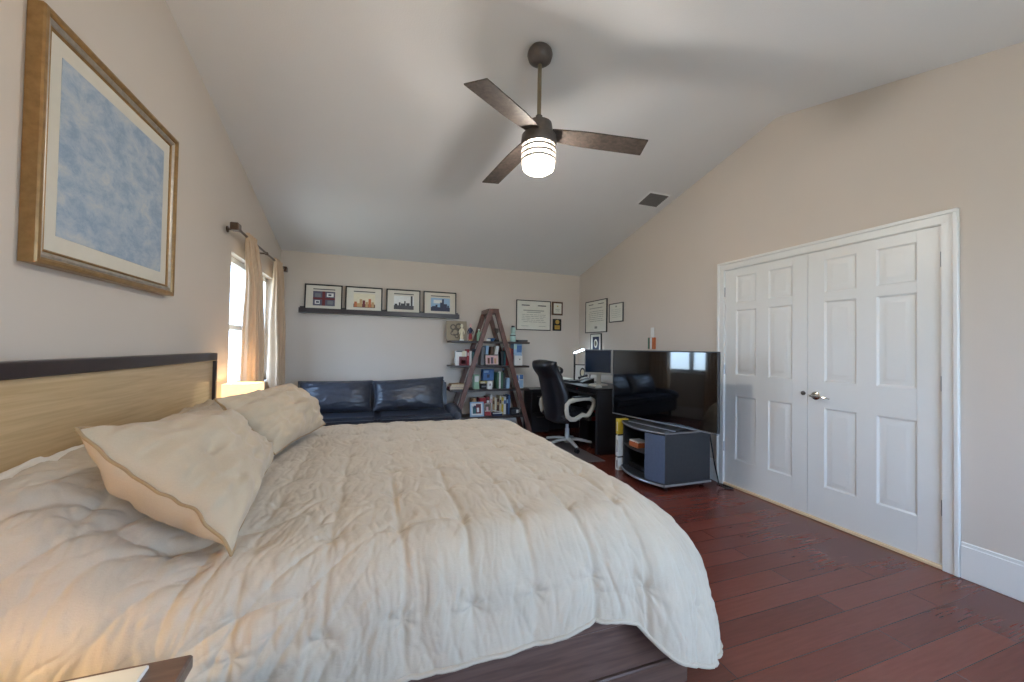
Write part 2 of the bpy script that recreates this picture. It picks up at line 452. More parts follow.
# casing
bm = B(); cw = .072
for (a, b_) in ((D0 - cw, D0), (D1, D1 + cw)):
    box(bm, XR - .014, XR, a, b_, 0, DH - .0005)
    o_, i_ = (a, a + .022) if a < D0 else (b_ - .022, b_)
    box(bm, XR - .024, XR - .0005, o_ - (.001 if a < D0 else -.001), i_ + (-.001 if a < D0 else .001), .0005, DH + cw - .0225, .003)
box(bm, XR - .014, XR, D0 - cw, D1 + cw, DH, DH + cw); box(bm, XR - .024, XR - .0005, D0 - cw - .001, D1 + cw + .001, DH + cw - .022, DH + cw + .001, .003)
for (a, b_) in ((D0 - .0, D0 + .0015), (D1 - .0015, D1)):
    box(bm, XR - .004, XR + .14, a, b_, 0, DH)
box(bm, XR - .004, XR + .14, D0, D1, DH - .0045, DH)
struct('trim_1', bm, M['white'])
bm = B(); box(bm, XR - .012, XR + .06, D0 + .002, D1 - .002, 0, .02, .003); struct('trim_2', bm, M['strip'])
bm = B(); box(bm, XR + .1, XR + .15, D0, D1, 0, DH); struct('closet_back_wall', bm, M['wall'])

# window in the left wall
def window(name, axis):
    root = bpy.data.objects.new(name, None); COL.objects.link(root); root['kind'] = 'structure'
    return root
win = window('window_1', 'X')
bm = B(); xa, xb = XL - .12, XL - .06
for (a, b_) in ((WY0, WY0 + .05), (WY1 - .05, WY1), ((WY0 + WY1) / 2 - .04, (WY0 + WY1) / 2 + .04)):
    box(bm, xa, xb, a, b_, WZ0, WZ1, .004)
for (a, b_) in ((WZ0, WZ0 + .05), (WZ1 - .05, WZ1), (1.385, 1.43)):
    box(bm, xa, xb, WY0, WY1, a, b_, .004)
struct('window_frame', bm, M['white'], win)
bm = B(); box(bm, XL - .14, XL + .03, WY0 - .03, WY1 + .03, WZ0 - .025, WZ0, .006); struct('window_sill', bm, M['white'], win)
for (a, b_) in ((WY0 + .05, (WY0 + WY1) / 2 - .04), ((WY0 + WY1) / 2 + .04, WY1 - .05)):
    bm = B(); box(bm, XL - .093, XL - .088, a, b_, WZ0 + .05, WZ1 - .05); struct('glass_pane', bm, M['glass'], win)
fill_win = window('added_fill_window', 'Y')  # unseen window, added to let soft fill daylight in
bm = B()
for (a, b_) in ((FX0, FX0 + .05), (FX1 - .05, FX1), ((FX0 + FX1) / 2 - .04, (FX0 + FX1) / 2 + .04)):
    box(bm, a, b_, YF - .11, YF - .05, FZ0, FZ1, .004)
for (a, b_) in ((FZ0, FZ0 + .05), (FZ1 - .05, FZ1)):
    box(bm, FX0, FX1, YF - .11, YF - .05, a, b_, .004)
struct('window_frame', bm, M['white'], fill_win)
bm = B(); box(bm, FX0 + .05, FX1 - .05, YF - .083, YF - .078, FZ0 + .05, FZ1 - .05); struct('glass_pane', bm, M['glass'], fill_win)

# ================================================================== BED
bed = thing('bed', 'dark stained wooden king bed frame with low plank base and pale wood headboard', 'bed', (.05, 2.24, 0))
BY0, BY1, BX1 = 1.2, 3.29, 1.15
bm = B()
box(bm, XL + .02, XL + .085, 1.06, 3.352, 1.135, 1.19, .004)
box(bm, XL + .02, XL + .085, 3.325, 3.352, 0, 1.135, .003); box(bm, XL + .02, XL + .085, 1.06, 1.087, 0, 1.135, .003)
part('headboard_frame', bm, M['frame_dark'], bed)
bm = B(); box(bm, XL + .025, XL + .066, 1.087, 3.325, .25, 1.135, .002)
part('headboard_panel', bm, M['maple'], bed, 'pale maple headboard panel')
for (nm, y0, y1, yo) in (('side_rail', BY0, BY0 + .04, BY0 - .012), ('side_rail', BY1 - .04, BY1, BY1 - .04)):
    bm = B()
    box(bm, XL + .09, BX1, y0, y1, .105, .275, .004)
    box(bm, XL + .09, BX1 + .008, min(y0, yo), y1 + (.012 if y0 > 2 else 0), .277, .318, .006)
    box(bm, XL + .09, BX1 + .006, min(y0, yo + .004), y1 + (.008 if y0 > 2 else 0), .0, .102, .005)
    part(nm, bm, M['darkwood'], bed)
bm = B(); box(bm, BX1 - .04, BX1, BY0 + .041, BY1 - .041, .105, .275, .004); box(bm, BX1 - .04, BX1 + .008, BY0 + .041, BY1 - .041, .277, .318, .006); box(bm, BX1 - .04, BX1 + .006, BY0 + .041, BY1 - .041, 0, .102, .005)
part('foot_rail', bm, M['darkwood'], bed)
bm = B(); box(bm, XL + .09, BX1 - .041, BY0 + .041, BY1 - .041, .24, .30); part('platform', bm, M['darkwood'], bed)
bm = B(); box(bm, XL + .1, 1.05, 1.28, 3.2, .30, .6, .05, seg=3)
single('mattress', bm, M['sheet'], 'thick white mattress under the quilt on the dark bed frame', 'mattress', (0, 2.24, .30))

# quilt
XI, YI0, YI1, RR, ZT = 1.015, 1.345, 3.12, .175, .665
OHF, OHS = .47, .43
def quilt_surface(nx=640, ny=660):
    s = np.concatenate([np.linspace(-.93, XI, int(nx * .72), endpoint=False), np.linspace(XI, XI + OHF, int(nx * .28))])
    t_ = np.concatenate([np.linspace(YI0 - OHS, YI0, int(ny * .26), endpoint=False), np.linspace(YI0, YI1, int(ny * .58), endpoint=False), np.linspace(YI1, YI1 + OHS, int(ny * .16))])
    S, T = np.meshgrid(s, t_, indexing='ij')
    RC = .15                                   # rounded plan of the bed corner
    ex = np.maximum(0, S - XI + RC); ey = np.where(T < YI0 + RC, T - YI0 - RC, np.where(T > YI1 - RC, T - YI1 + RC, 0))
    dd = np.hypot(ex, ey) + 1e-9; nxv = ex / dd; nyv = ey / dd
    corner = np.abs(2 * nxv * nyv)
    # how far the cloth reaches over the edge: longer toward the foot and at the corners, with an uneven hem
    bmax = np.minimum((RC + OHF) / np.maximum(np.abs(nxv), 1e-6), (RC + OHS) / np.maximum(np.abs(nyv), 1e-6))
    side = OHS - .022 * np.exp(-((S - .69) / .12) ** 2) + .075 * sst(S, .78, 1.05)
    reach = side * nyv ** 2 + (OHF + .03) * nxv ** 2 + .12 * corner
    reach = reach * (1 + .035 * pn(S * 1.9, T * 1.9, 5))
    d = np.maximum(dd - RC, 1e-9) / np.maximum(bmax - RC, 1e-6) * reach; inn = np.minimum(dd, RC)
    th = np.minimum(d / RR, PI / 2); q = np.maximum(0, d - RR * PI / 2)
    hor = inn + RR * np.sin(th) + (.06 + .13 * corner + .03 * nxv) * (1 - np.exp(-(np.maximum(0, d - .10) / .22) ** 1.5))
    drop = RR * (1 - np.cos(th)) + q * .96
    hang = np.clip(d / .45, 0, 1.3)
    Xc = np.minimum(S, XI - RC); Yc = np.clip(T, YI0 + RC, YI1 - RC)
    # perimeter coordinate for folds
    per = Xc - (Yc - YI0) + .4 * np.arctan2(nxv, np.abs(nyv) + 1e-6)
    X = Xc + nxv * hor; Y = Yc + nyv * hor; Z = ZT - drop
    # lying over the pillows at the head
    wy = sst(T, YI0 - .40, YI0 + .1) * (1 - sst(T, YI1 - .1, YI1 + .4))
    Z = Z + .225 * (1 - sst(S, -.92, -.42)) * wy
    # crown of the bed
    Z = Z + .02 * np.cos((Xc - .1) * 1.2) * np.cos((Yc - 2.24) * 1.2) * (1 - np.clip(dd / .3, 0, 1))
    nh = np.sin(th); nvz = np.cos(th)
    # quilting: tufts on a grid and soft rows between them
    gx, gy = .205, .29
    ux = (S + .93) / gx; uy = (T - YI0) / gy
    fx = ux - np.round(ux); fy = uy - np.round(uy)
    wob = .12 * pn(S * 3, T * 3, 21)
    tuft = np.exp(-((fx * gx) ** 2 + (fy * gy) ** 2) / .028 ** 2)
    rowx = np.exp(-((fx + .5 * wob) * gx) ** 2 / .011 ** 2); rowy = np.exp(-((fy + wob) * gy) ** 2 / .018 ** 2)
    puff = .5 * (np.cos(2 * PI * fx) * -1 + 1) * .5 + .5 * (np.cos(2 * PI * fy) * -1 + 1) * .5
    pm = np.clip(.6 + .9 * pn(S * 1.2, T * 1.2, 31), 0, 1)
    rt_ = np.hypot(fx * gx, fy * gy); an = np.arctan2(fy * gy, fx * gx)
    ph_ = np.round(ux) * 1.7 + np.round(uy) * 2.9
    cl = np.clip(.5 + pn(S * 2.5, T * 2.5, 40), 0, 1)
    disp = .010 * puff - .011 * tuft + .0020 * np.cos(6 * an + ph_) * np.exp(-(rt_ / .075) ** 2) * np.clip(rt_ / .02, 0, 1)
    near = 1 - sst(T, YI0 + .25, YI0 + .9)
    disp = disp - .003 * rowy * cl - (.003 + .0075 * near) * rowx * np.clip(.45 + pn(S * 1.5, T * 2.2, 41), .15, 1)
    # creases and crinkles of washed linen
    wx = S + .03 * pn(S * 6, T * 6, 90); wyy = T + .03 * pn(S * 6, T * 6, 91)
    disp = disp + .005 * fbm(S * 2.2, T * 2.2, 1, 3)
    disp = disp - .004 * ridge(wx * 2.2, wyy * 3.2, 2) * pm
    disp = disp - .0035 * ridge(wx * 9.0, wyy * 2.6, 3) * (.3 + .7 * pm)
    disp = disp - .0022 * ridge(wx * 18, wyy * 4.5, 6) - .0015 * ridge(wx * 31, wyy * 11, 7)
    disp = disp + .0011 * fbm(S * 25, T * 13, 4, 3)
    # hanging folds and crushed vertical creases
    hf = sst(d, .03, .34)
    pw = per + .035 * pn(per * 4, d * 5, 60)
    disp = disp + hf * (.012 * pn(pw * 3.4, d * .8, 61) + .006 * pn(pw * 9, d * 1.6, 62))
    disp = disp - hf * (.006 * ridge(pw * 4.2, d * 1.0, 63) + .0045 * ridge(pw * 11, d * 1.8, 64) + .0025 * ridge(pw * 24, d * 4, 65))
    # long soft diagonal folds over the near shoulder toward the pillow
    dl = S * .75 - T * .62
    sh = (1 - sst(S, -.35, .25)) * (1 - sst(T, YI0 + .05, YI0 + .55))
    disp = disp + sh * (.008 * pn(dl * 5.5, (S + T) * 1.1, 70) - .020 * ridge(dl * 3.4 + .25 * pn(S * 2, T * 2, 71), (S + T) * .8, 72) ** 2 - .009 * ridge(dl * 9 + .3 * pn(S * 3, T * 3, 73), (S + T) * 1.6, 74) ** 1.5 - .003 * ridge(dl * 26 + .4 * pn(S * 4, T * 4, 75), (S + T) * 7, 76))
    # rolled seam at the hem
    X = X + nxv * nh * disp; Y = Y + nyv * nh * disp; Z = Z + nvz * disp + (1 - nvz) * 0
    return X, Y, np.maximum(Z, .03)
X, Y, Z = quilt_surface()
qn, qm = X.shape
me = bpy.data.meshes.new('quilt_cover')
idx = np.arange(qn * qm).reshape(qn, qm)
F = np.stack([idx[:-1, :-1], idx[1:, :-1], idx[1:, 1:], idx[:-1, 1:]], -1).reshape(-1, 4)
QO = Vector((.1, 2.24, .6))
co = np.stack([X - QO.x, Y - QO.y, Z - QO.z], -1).reshape(-1, 3)
me.from_pydata(co.tolist(), [], F.tolist())
me.polygons.foreach_set('use_smooth', np.ones(len(F), bool))
me.materials.append(M['linen'])
quilt = thing('quilt', 'rumpled oatmeal linen quilt spread over the king bed', 'quilt', QO)
qo = bpy.data.objects.new('quilt_cover', me); COL.objects.link(qo); qo.parent = quilt
sm = qo.modifiers.new('thickness', 'SOLIDIFY'); sm.thickness = .014; sm.offset = -1
path = [Vector((X[i, 0], Y[i, 0], Z[i, 0])) for i in range(0, qn, 4)] + [Vector((X[-1, j], Y[-1, j], Z[-1, j])) for j in range(0, qm, 4)] + [Vector((X[i, -1], Y[i, -1], Z[i, -1])) for i in range(qn - 1, -1, -4)]
bm = B(); tube(bm, path, .0075, 8); part('hem', bm, M['linen'], quilt)

# pillows
def pillow_bm(c00, c10, c11, c01, nrm, tf, tb, pinch=.06, wave=0.0, n=44, tufts=(), seed=0, wr=.006, sag=0.0, pw=(3.5, .62)):
    """c00..c01 corners; front bulges along nrm by tf, back by tb. returns bm and border points"""
    C = [np.array(c) for c in (c00, c10, c11, c01)]; N = np.array(Vector(nrm).normalized())
    u = np.linspace(-1, 1, n); U, V = np.meshgrid(u, u, indexing='ij')
    k = 1 - pinch * ((1 - U ** 2) * V ** 2 + (1 - V ** 2) * U ** 2)
    A, Bv = (U * k + 1) / 2, (V * k + 1) / 2
    P = (C[0] * ((1 - A) * (1 - Bv))[..., None] + C[1] * (A * (1 - Bv))[..., None] + C[2] * (A * Bv)[..., None] + C[3] * ((1 - A) * Bv)[..., None])
    P = P + N * (wave * (pn(U * 1.3 + .3, V * 1.3, seed + 2) + .35 * pn(U * 4, V * 4, seed + 3)))[..., None]
    th = ((1 - np.abs(U) ** pw[0]) * (1 - np.abs(V) ** pw[0])) ** pw[1]
    w = wr * fbm(U * 2.2, V * 2.2, seed, 4) + wr * 1.2 * (ridge(U * 1.6, V * 2.6, seed + 5) - .3)
    edge = np.maximum(np.abs(U), np.abs(V)); w2 = wr * 1.4 * pn(U * 7, V * 7, seed + 9) * sst(edge, .55, .85)
    mask = np.clip(th * 2.5, 0, 1)
    hf = tf * th + (w + w2) * mask
    for (a, b_) in tufts:
        hf = hf - .013 * np.exp(-((U - a) ** 2 + (V - b_) ** 2) / .006) - .008 * np.exp(-((U - a) ** 2 + (V - b_) ** 2) / .04)
    hb = tb * th + .25 * w2 * mask
    bm = B()
    Fp = P + N * hf[..., None]; Bp = P - N * hb[..., None]
    fv = [[bm.verts.new(Fp[i, j]) for j in range(n)] for i in range(n)]
    bv = [[fv[i][j] if i in (0, n - 1) or j in (0, n - 1) else bm.verts.new(Bp[i, j]) for j in range(n)] for i in range(n)]
    for i in range(n - 1):
        for j in range(n - 1):
            bm.faces.new((fv[i][j], fv[i + 1][j], fv[i + 1][j + 1], fv[i][j + 1]))
            bm.faces.new((bv[i][j], bv[i][j + 1], bv[i + 1][j + 1], bv[i + 1][j]))
    ring = [Vector(P[i, 0]) for i in range(n)] + [Vector(P[-1, j]) for j in range(1, n)] + [Vector(P[i, -1]) for i in range(n - 2, -1, -1)] + [Vector(P[0, j]) for j in range(n - 2, 0, -1)]
    return bm, ring

TU = [(a, b_) for a in (-.5, 0, .5) for b_ in (-.5, 0, .5)]
def sham(label, B0, B1, T0, T1, tf, tb, seed):
    e1 = Vector(B1) - Vector(B0); e2 = Vector(T0) - Vector(B0); nr = e1.cross(e2)
    if nr.z < 0: nr = -nr
    loc = (Vector(B0) + Vector(B1)) / 2
    rt = thing('pillow_sham', label, 'pillow', loc, 'tufted linen shams on the bed')
    bm, ring = pillow_bm(B0, B1, T1, T0, nr, tf, tb, tufts=TU, seed=seed, wr=.006, wave=.03, n=70, pw=(2.8, .6))
    part('cover', bm, M['linen_p'], rt, angle=80)
    bm = B(); tube(bm, ring, .0042, 8, closed=True); part('piping', bm, M['piping'], rt)
sham('tufted oatmeal linen sham leaning nearest the camera, largest pillow on the bed', (-.335, 1.212, .71), (-.42, 2.05, .735), (-.685, 1.25, 1.035), (-.71, 2.05, .935), .13, .12, 11)
sham('tufted oatmeal linen sham leaning on the far half of the bed', (-.43, 2.13, .735), (-.29, 2.86, .735), (-.69, 2.14, .99), (-.52, 2.97, .985), .13, .10, 23)
def bed_pillow(label, m, c, tf, tb, seed, name='bed_pillow'):
    bm, ring = pillow_bm(*c, (.35, 0, 1), tf, tb, seed=seed, wr=.008)
    single(name, bm, m, label, 'pillow', c[0], 'sleeping pillows against the headboard', angle=80)
bed_pillow('white sleeping pillow against the near half of the headboard', M['sheet'], ((-.72, 1.27, .66), (-.72, 2.12, .66), (-1.04, 2.14, .865), (-1.04, 1.25, .865)), .045, .05, 31)
bed_pillow('beige sleeping pillow behind the far sham against the headboard', M['linen_p'], ((-.74, 2.42, .70), (-.72, 3.12, .70), (-1.0, 3.14, .875), (-1.0, 2.44, .875)), .07, .06, 37)

# ================================================================== NIGHTSTANDS AND LAMPS
def nightstand(label, x0, x1, y0, y1, h):
    rt = thing('nightstand', label, 'nightstand', ((x0 + x1) / 2, (y0 + y1) / 2, 0), 'dark wooden nightstands')
    bm = B(); box(bm, x0, x1, y0, y1, h - .03, h, .004); part('top', bm, M['nstop'], rt)
    bm = B(); box(bm, x0 + .012, x1 - .02, y0 + .012, y1 - .012, .1, h - .031, .003); part('body', bm, M['frame_dark'], rt)
    for (a, b_) in ((.13, h / 2), (h / 2 + .02, h - .05)):
        bm = B(); box(bm, x1 - .0195, x1 - .002, y0 + .03, y1 - .03, a, b_, .003); d = part('drawer', bm, M['frame_dark'], rt)
        bm = B(); tube(bm, [(x1 - .002, (y0 + y1) / 2 - .05, (a + b_) / 2), (x1 + .016, (y0 + y1) / 2 - .05, (a + b_) / 2), (x1 + .016, (y0 + y1) / 2 + .05, (a + b_) / 2), (x1 - .002, (y0 + y1) / 2 + .05, (a + b_) / 2)], .005, 8); part('handle', bm, M['nickel'], d)
    for sx in (x0 + .03, x1 - .05):
        for sy in (y0 + .03, y1 - .07):
            bm = B(); box(bm, sx, sx + .04, sy, sy + .04, 0, .1, .003); part('leg', bm, M['frame_dark'], rt)
M['nstop'] = wood('grey_brown_tabletop', (92, 74, 64), (122, 100, 88), (1.5, 14, 14), rough=.35)
nightstand('dark wooden nightstand on the near side of the bed, cut off by the bottom edge', XL + .04, -.335, .38, .985, .62)
nightstand('dark wooden nightstand between the bed and the window', XL + .04, -.66, 3.46, 3.87, .58)
def lamp(label, x, y, z, hs, w, LAMPW=1.4):
    rt = thing('table_lamp', label, 'lamp', (x, y, z), 'bedside lamps')
    bm = B(); lathe(bm, [(0, z), (.06, z), (.06, z + .015), (.02, z + .03), (.035, z + .09), (.012, z + .14), (.012, z + hs - .02), (0, z + hs - .02)], (x, y, 0), 20); part('base', bm, M['bronze'], rt)
    bm = B(); k = w / 2
    rg = lambda zz, kk: [Vector((x - kk, y - kk, zz)), Vector((x + kk, y - kk, zz)), Vector((x + kk, y + kk, zz)), Vector((x - kk, y + kk, zz))]
    loft(bm, [rg(z + hs - .04, k), rg(z + hs + .18, k), rg(z + hs + .18, k - .006), rg(z + hs - .04, k - .006), rg(z + hs - .04, k)], cap=False, smooth=False)
    part('lamp_shade', bm, M['shade'], rt, 'glowing square fabric shade')
    l = bpy.data.lights.new('bulb', 'POINT'); l.energy = LAMPW; l.color = (1, .80, .55); l.shadow_soft_size = .04
    o = bpy.data.objects.new('bulb', l); COL.objects.link(o); o.location = (0, 0, hs + .06); o.parent = rt
lamp('glowing square bedside lamp on the far nightstand by the window', -.985, 3.72, .58, .18, .235)
lamp('glowing bedside lamp on the near nightstand beside the bed', -.95, .62, .62, .34, .235, 24.0)
bm = B(); box(bm, -.62, -.40, .70, .965, .62, .627, .001, mtx=None)
box(bm, -.618, -.402, .702, .963, .627, .6285, mi=1)
single('magazine', bm, [M['whitem'], M['paper']], 'white magazine lying on the near nightstand', 'magazine', (-.51, .83, .62))

# ================================================================== LEFT WALL: picture, window dressing
pic = thing('framed_painting', 'large gilt framed print of a hazy blue landscape above the headboard', 'picture', (XL, 2.275, 1.52))
PY0, PY1, PZ0, PZ1 = 1.79, 2.77, 1.525, 2.425
def frame_ring(bm, i0, i1, x0, x1, mi=0, prof=None):
    y0, y1, z0, z1 = PY0, PY1, PZ0, PZ1
    def rg(i, x): return [Vector((x, y0 + i, z0 + i)), Vector((x, y1 - i, z0 + i)), Vector((x, y1 - i, z1 - i)), Vector((x, y0 + i, z1 - i))]
    loft(bm, [rg(i, x) for (i, x) in prof], cap=False, mi=mi, smooth=False)
bm = B()
frame_ring(bm, 0, 0, 0, 0, 0, [(0, XL + .002), (0, XL + .044), (.004, XL + .050), (.014, XL + .052), (.022, XL + .048), (.026, XL + .040)])
frame_ring(bm, 0, 0, 0, 0, 1, [(.026, XL + .040), (.034, XL + .043), (.042, XL + .039), (.046, XL + .034)])
frame_ring(bm, 0, 0, 0, 0, 0, [(.046, XL + .034), (.051, XL + .037), (.056, XL + .034), (.058, XL + .026)])
part('frame', bm, [M['gold'], M['silverleaf']], pic, angle=25)
bm = B(); box(bm, XL + .004, XL + .028, PY0 + .056, PY1 - .056, PZ0 + .056, PZ1 - .056); part('mat_board', bm, M['mat'], pic)
am = bpy.data.materials.new('hazy_blue_landscape_print'); am.use_nodes = True
t = am.node_tree; b = t.nodes['Principled BSDF']; b.inputs['Roughness'].default_value = .35
tcn = t.nodes.new('ShaderNodeTexCoord'); mp = t.nodes.new('ShaderNodeMapping'); mp.inputs['Scale'].default_value = (1, 1.0, 1.6); t.links.new(tcn.outputs['Object'], mp.inputs[0])
n = t.nodes.new('ShaderNodeTexNoise'); n.inputs['Scale'].default_value = 7; n.inputs['Detail'].default_value = 12; n.inputs['Roughness'].default_value = .74; n.inputs['Distortion'].default_value = .25
t.links.new(mp.outputs[0], n.inputs['Vector'])
r = t.nodes.new('ShaderNodeValToRGB'); cr = r.color_ramp
cr.elements[0].position = .28; cr.elements[0].color = (*lin((126, 148, 174)), 1); cr.elements[1].position = .74; cr.elements[1].color = (*lin((212, 210, 206)), 1)
for p_, c_ in ((.44, (150, 168, 188)), (.53, (172, 184, 196)), (.62, (190, 194, 196))):
    e_ = cr.elements.new(p_); e_.color = (*lin(c_), 1)
t.links.new(n.outputs['Fac'], r.inputs[0]); t.links.new(r.outputs[0], b.inputs['Base Color'])
bm = B(); box(bm, XL + .028, XL + .0295, PY0 + .118, PY1 - .118, PZ0 + .118, PZ1 - .118); part('print', bm, am, pic)

# curtain rod
rod = thing('curtain_rod', 'bronze curtain rod with square finial over the window', 'curtain rod', (XL, 4.45, 2.19))
RXc, RZ = XL + .085, 2.185
bm = B(); lathe(bm, [(.0, 3.70), (.011, 3.70), (.011, 5.42), (0, 5.42)], (RXc, 0, RZ), 12, 'Y'); part('rod', bm, M['rod'], rod)
bm = B(); box(bm, RXc - .03, RXc + .03, 3.61, 3.69, RZ - .03, RZ + .03, .006); lathe(bm, [(.014, 3.69), (.02, 3.70), (.014, 3.715)], (RXc, 0, RZ), 12, 'Y'); part('finial', bm, M['glassbrown'] if 'glassbrown' in M else M['rod'], rod)
bm = B(); box(bm, RXc - .03, RXc + .03, 5.425, 5.5, RZ - .03, RZ + .03, .006); part('finial', bm, M['rod'], rod)
for yy in (3.74, 4.60, 5.38):
    bm = B(); lathe(bm, [(0, XL), (.026, XL), (.026, XL + .008), (.008, XL + .012), (.008, RXc), (0, RXc)], (0, yy, RZ), 14, 'X'); lathe(bm, [(.017, yy - .008), (.017, yy + .008)], (RXc, 0, RZ), 12, 'Y'); part('bracket', bm, M['rod'], rod)

def curtain(label, yt0, yt1, yb0, yb1, seed, waves, xo=.03):
    rt = thing('curtain', label, 'curtain', (RXc, (yb0 + yb1) / 2, .02), 'tan curtains at the window')
    bm = B(); nz, ny = 60, waves * 14
    rows = []
    for i in range(nz + 1):
        f = i / nz; z = RZ + .035 - f * (RZ + .035 - .02)
        row = []
        g = f ** .8
        for j in range(ny + 1):
            u = j / ny
            y = (yt0 + (yt1 - yt0) * u) * (1 - g) + (yb0 + (yb1 - yb0) * u) * g
            ph = u * waves * 2 * PI + .8 * mnoise.noise(Vector((u * 3, f * 1.2, seed)))
            a = (.018 + .036 * min(1, f * 3) + .012 * f) * (1 + .35 * mnoise.noise(Vector((u * 5, f * 2, seed + 4))))
            x = RXc + xo * min(1, f * 6) + a * math.sin(ph) + .012 * mnoise.noise(Vector((u * 9, f * 5, seed + 9)))
            if abs(z - RZ) < .03: x = RXc + .017 * (1 if math.sin(ph) > 0 else -1) * min(1, abs(math.sin(ph)) * 3)
            row.append(Vector((x, y + .012 * math.sin(ph * 2), z)))
        rows.append(row)
    grid(bm, rows)
    o = part('panel', bm, M['curtain'], rt, angle=180)
    s_ = o.modifiers.new('thickness', 'SOLIDIFY'); s_.thickness = .004
curtain('tan curtain panel hanging left on the rod, nearest the headboard', 3.93, 4.20, 3.93, 4.27, 1, 5)
curtain('tan curtain panel hanging in the corner beside the sofa', 4.93, 5.28, 4.93, 5.40, 2, 5, .0)

# ================================================================== BACK WALL: ledge and frames
bm = B(); LX0, LX1 = -.91, 1.165
box(bm, LX0, LX1, YB - .10, YB, 1.675, 1.70, .002); box(bm, LX0, LX1, YB - .10, YB - .088, 1.70, 1.735, .002); box(bm, LX0, LX1, YB - .014, YB, 1.70, 1.76, .002)
single('picture_ledge', bm, M['frame_dark'], 'long dark picture ledge above the sofa', 'shelf', (.13, YB, 1.675))
def colm(name, c, rough=.5): return mat(name, c, rough=rough, noise=(30, .06))
K = {k: colm('tone_' + k, c) for k, c in dict(red=(150, 32, 36), dkred=(104, 28, 34), navy=(34, 44, 74), blue=(62, 104, 158), sky=(150, 182, 210), teal=(40, 92, 98), cream=(222, 212, 184), white=(226, 226, 222), tan=(186, 150, 104), brown=(96, 66, 44), green=(70, 110, 84), ltgreen=(150, 186, 156), black=(22, 22, 25), grey=(118, 120, 124), slat=(104, 100, 98), yellow=(206, 176, 50), orange=(190, 104, 60), pink=(214, 178, 176), sepia=(150, 136, 112), dksepia=(84, 74, 60), mint=(176, 206, 196), dusk=(90, 84, 100), dkgrey=(58, 58, 62)).items()}

def framed(name, label, cat, cx, z0, w, h, y, tilt, pics, group, depth=.018, fw=.012, fmat=None, matm=None):
    """frame standing with its back toward +Y; pics: list of (x0,x1,z0,z1,mat) in fractions of the frame, laid as one printed image"""
    rt = thing(name, label, cat, (cx, y, z0), group, local=True); rt.rotation_euler = (-tilt, 0, 0)
    fm_ = fmat or M['black']
    bm = B(); box(bm, -w / 2, w / 2, -depth, 0, 0, fw, .0015); box(bm, -w / 2, w / 2, -depth, 0, h - fw, h, .0015); box(bm, -w / 2, -w / 2 + fw, -depth, 0, fw, h - fw, .0015); box(bm, w / 2 - fw, w / 2, -depth, 0, fw, h - fw, .0015)
    part('frame', bm, fm_, rt)
    bm = B(); box(bm, -w / 2 + fw, w / 2 - fw, -depth * .55, -.002, fw, h - fw); part('mat_board', bm, matm or M['mat'], rt)
    mats = []; bm = B()
    for i, (a, b_, c, d, m_) in enumerate(pics):
        if m_ not in mats: mats.append(m_)
        e = .0004 * (i + 1); poly = None
        if isinstance(c, (list, tuple)):
            poly = c; pts = [Vector((-w / 2 + px * w, -depth * .55 - e, pz * h)) for px, pz in poly]
            f = bm.faces.new([bm.verts.new(p) for p in pts]); f.material_index = mats.index(m_)
        else:
            box(bm, -w / 2 + a * w, -w / 2 + b_ * w, -depth * .55 - e, -depth * .55, c * h, d * h, mi=mats.index(m_))
    if pics: part('print', bm, mats, rt)
    return rt
def P4(kind):
    o = [(.22, .80, .80, .835, K['dkgrey'])]
    if kind == 0:
        o += [(.22, .80, .2, .74, K['dusk']), (.27, .40, .26, .40, K['white']), (.60, .75, .26, .40, K['grey']), (.27, .42, .52, .66, K['grey']), (.58, .76, .54, .68, K['white']), (.46, .54, .2, .74, K['dkred']), (.22, .80, .43, .5, K['dkred']), (.3, .38, .3, .36, K['navy']), (.62, .70, .58, .64, K['navy'])]
    elif kind == 1:
        o += [(.22, .80, .2, .74, K['cream']), (.22, .80, .2, .34, K['brown'])] + [(x, x + .07, .22, .22 + hh, m_) for x, hh, m_ in ((.24, .2, K['orange']), (.31, .14, K['tan']), (.38, .3, K['tan']), (.46, .26, K['dkred']), (.54, .2, K['tan']), (.62, .32, K['orange']), (.70, .2, K['tan']))]
    elif kind == 2:
        o += [(.22, .80, .2, .74, K['white']), (.22, .80, .2, .36, K['dkgrey'])] + [(x, x + wd, .2, .2 + hh, K['dkgrey']) for x, hh, wd in ((.24, .22, .08), (.36, .28, .05), (.42, .24, .12), (.52, .34, .04), (.58, .26, .1), (.71, .55, .055))]
    else:
        o += [(.22, .80, .2, .74, K['sky']), (.3, .55, .52, .66, K['white']), (.22, .80, .2, .36, K['navy'])] + [(x, x + wd, .2, .2 + hh, K['navy']) for x, hh, wd in ((.26, .2, .1), (.36, .26, .06), (.5, .36, .06), (.56, .5, .055), (.61, .3, .1), (.72, .24, .05))]
    return o
LB = ['black framed photo of a dark mosaic with a red cross, leftmost on the ledge', 'black framed photo of a warm orange skyline, second on the ledge', 'black framed photo of a grey skyline with a tall tower, third on the ledge', 'black framed photo of a dark skyline on blue sky, rightmost on the ledge']
for i, (xa, xb) in enumerate(((-.852, -.402), (-.368, .102), (.152, .612), (.655, 1.125))):
    framed('framed_photo', LB[i], 'picture', (xa + xb) / 2, 1.701, xb - xa, .352, YB - .055, R(5), P4(i), 'framed photos on the picture ledge', depth=.02, fw=.016)

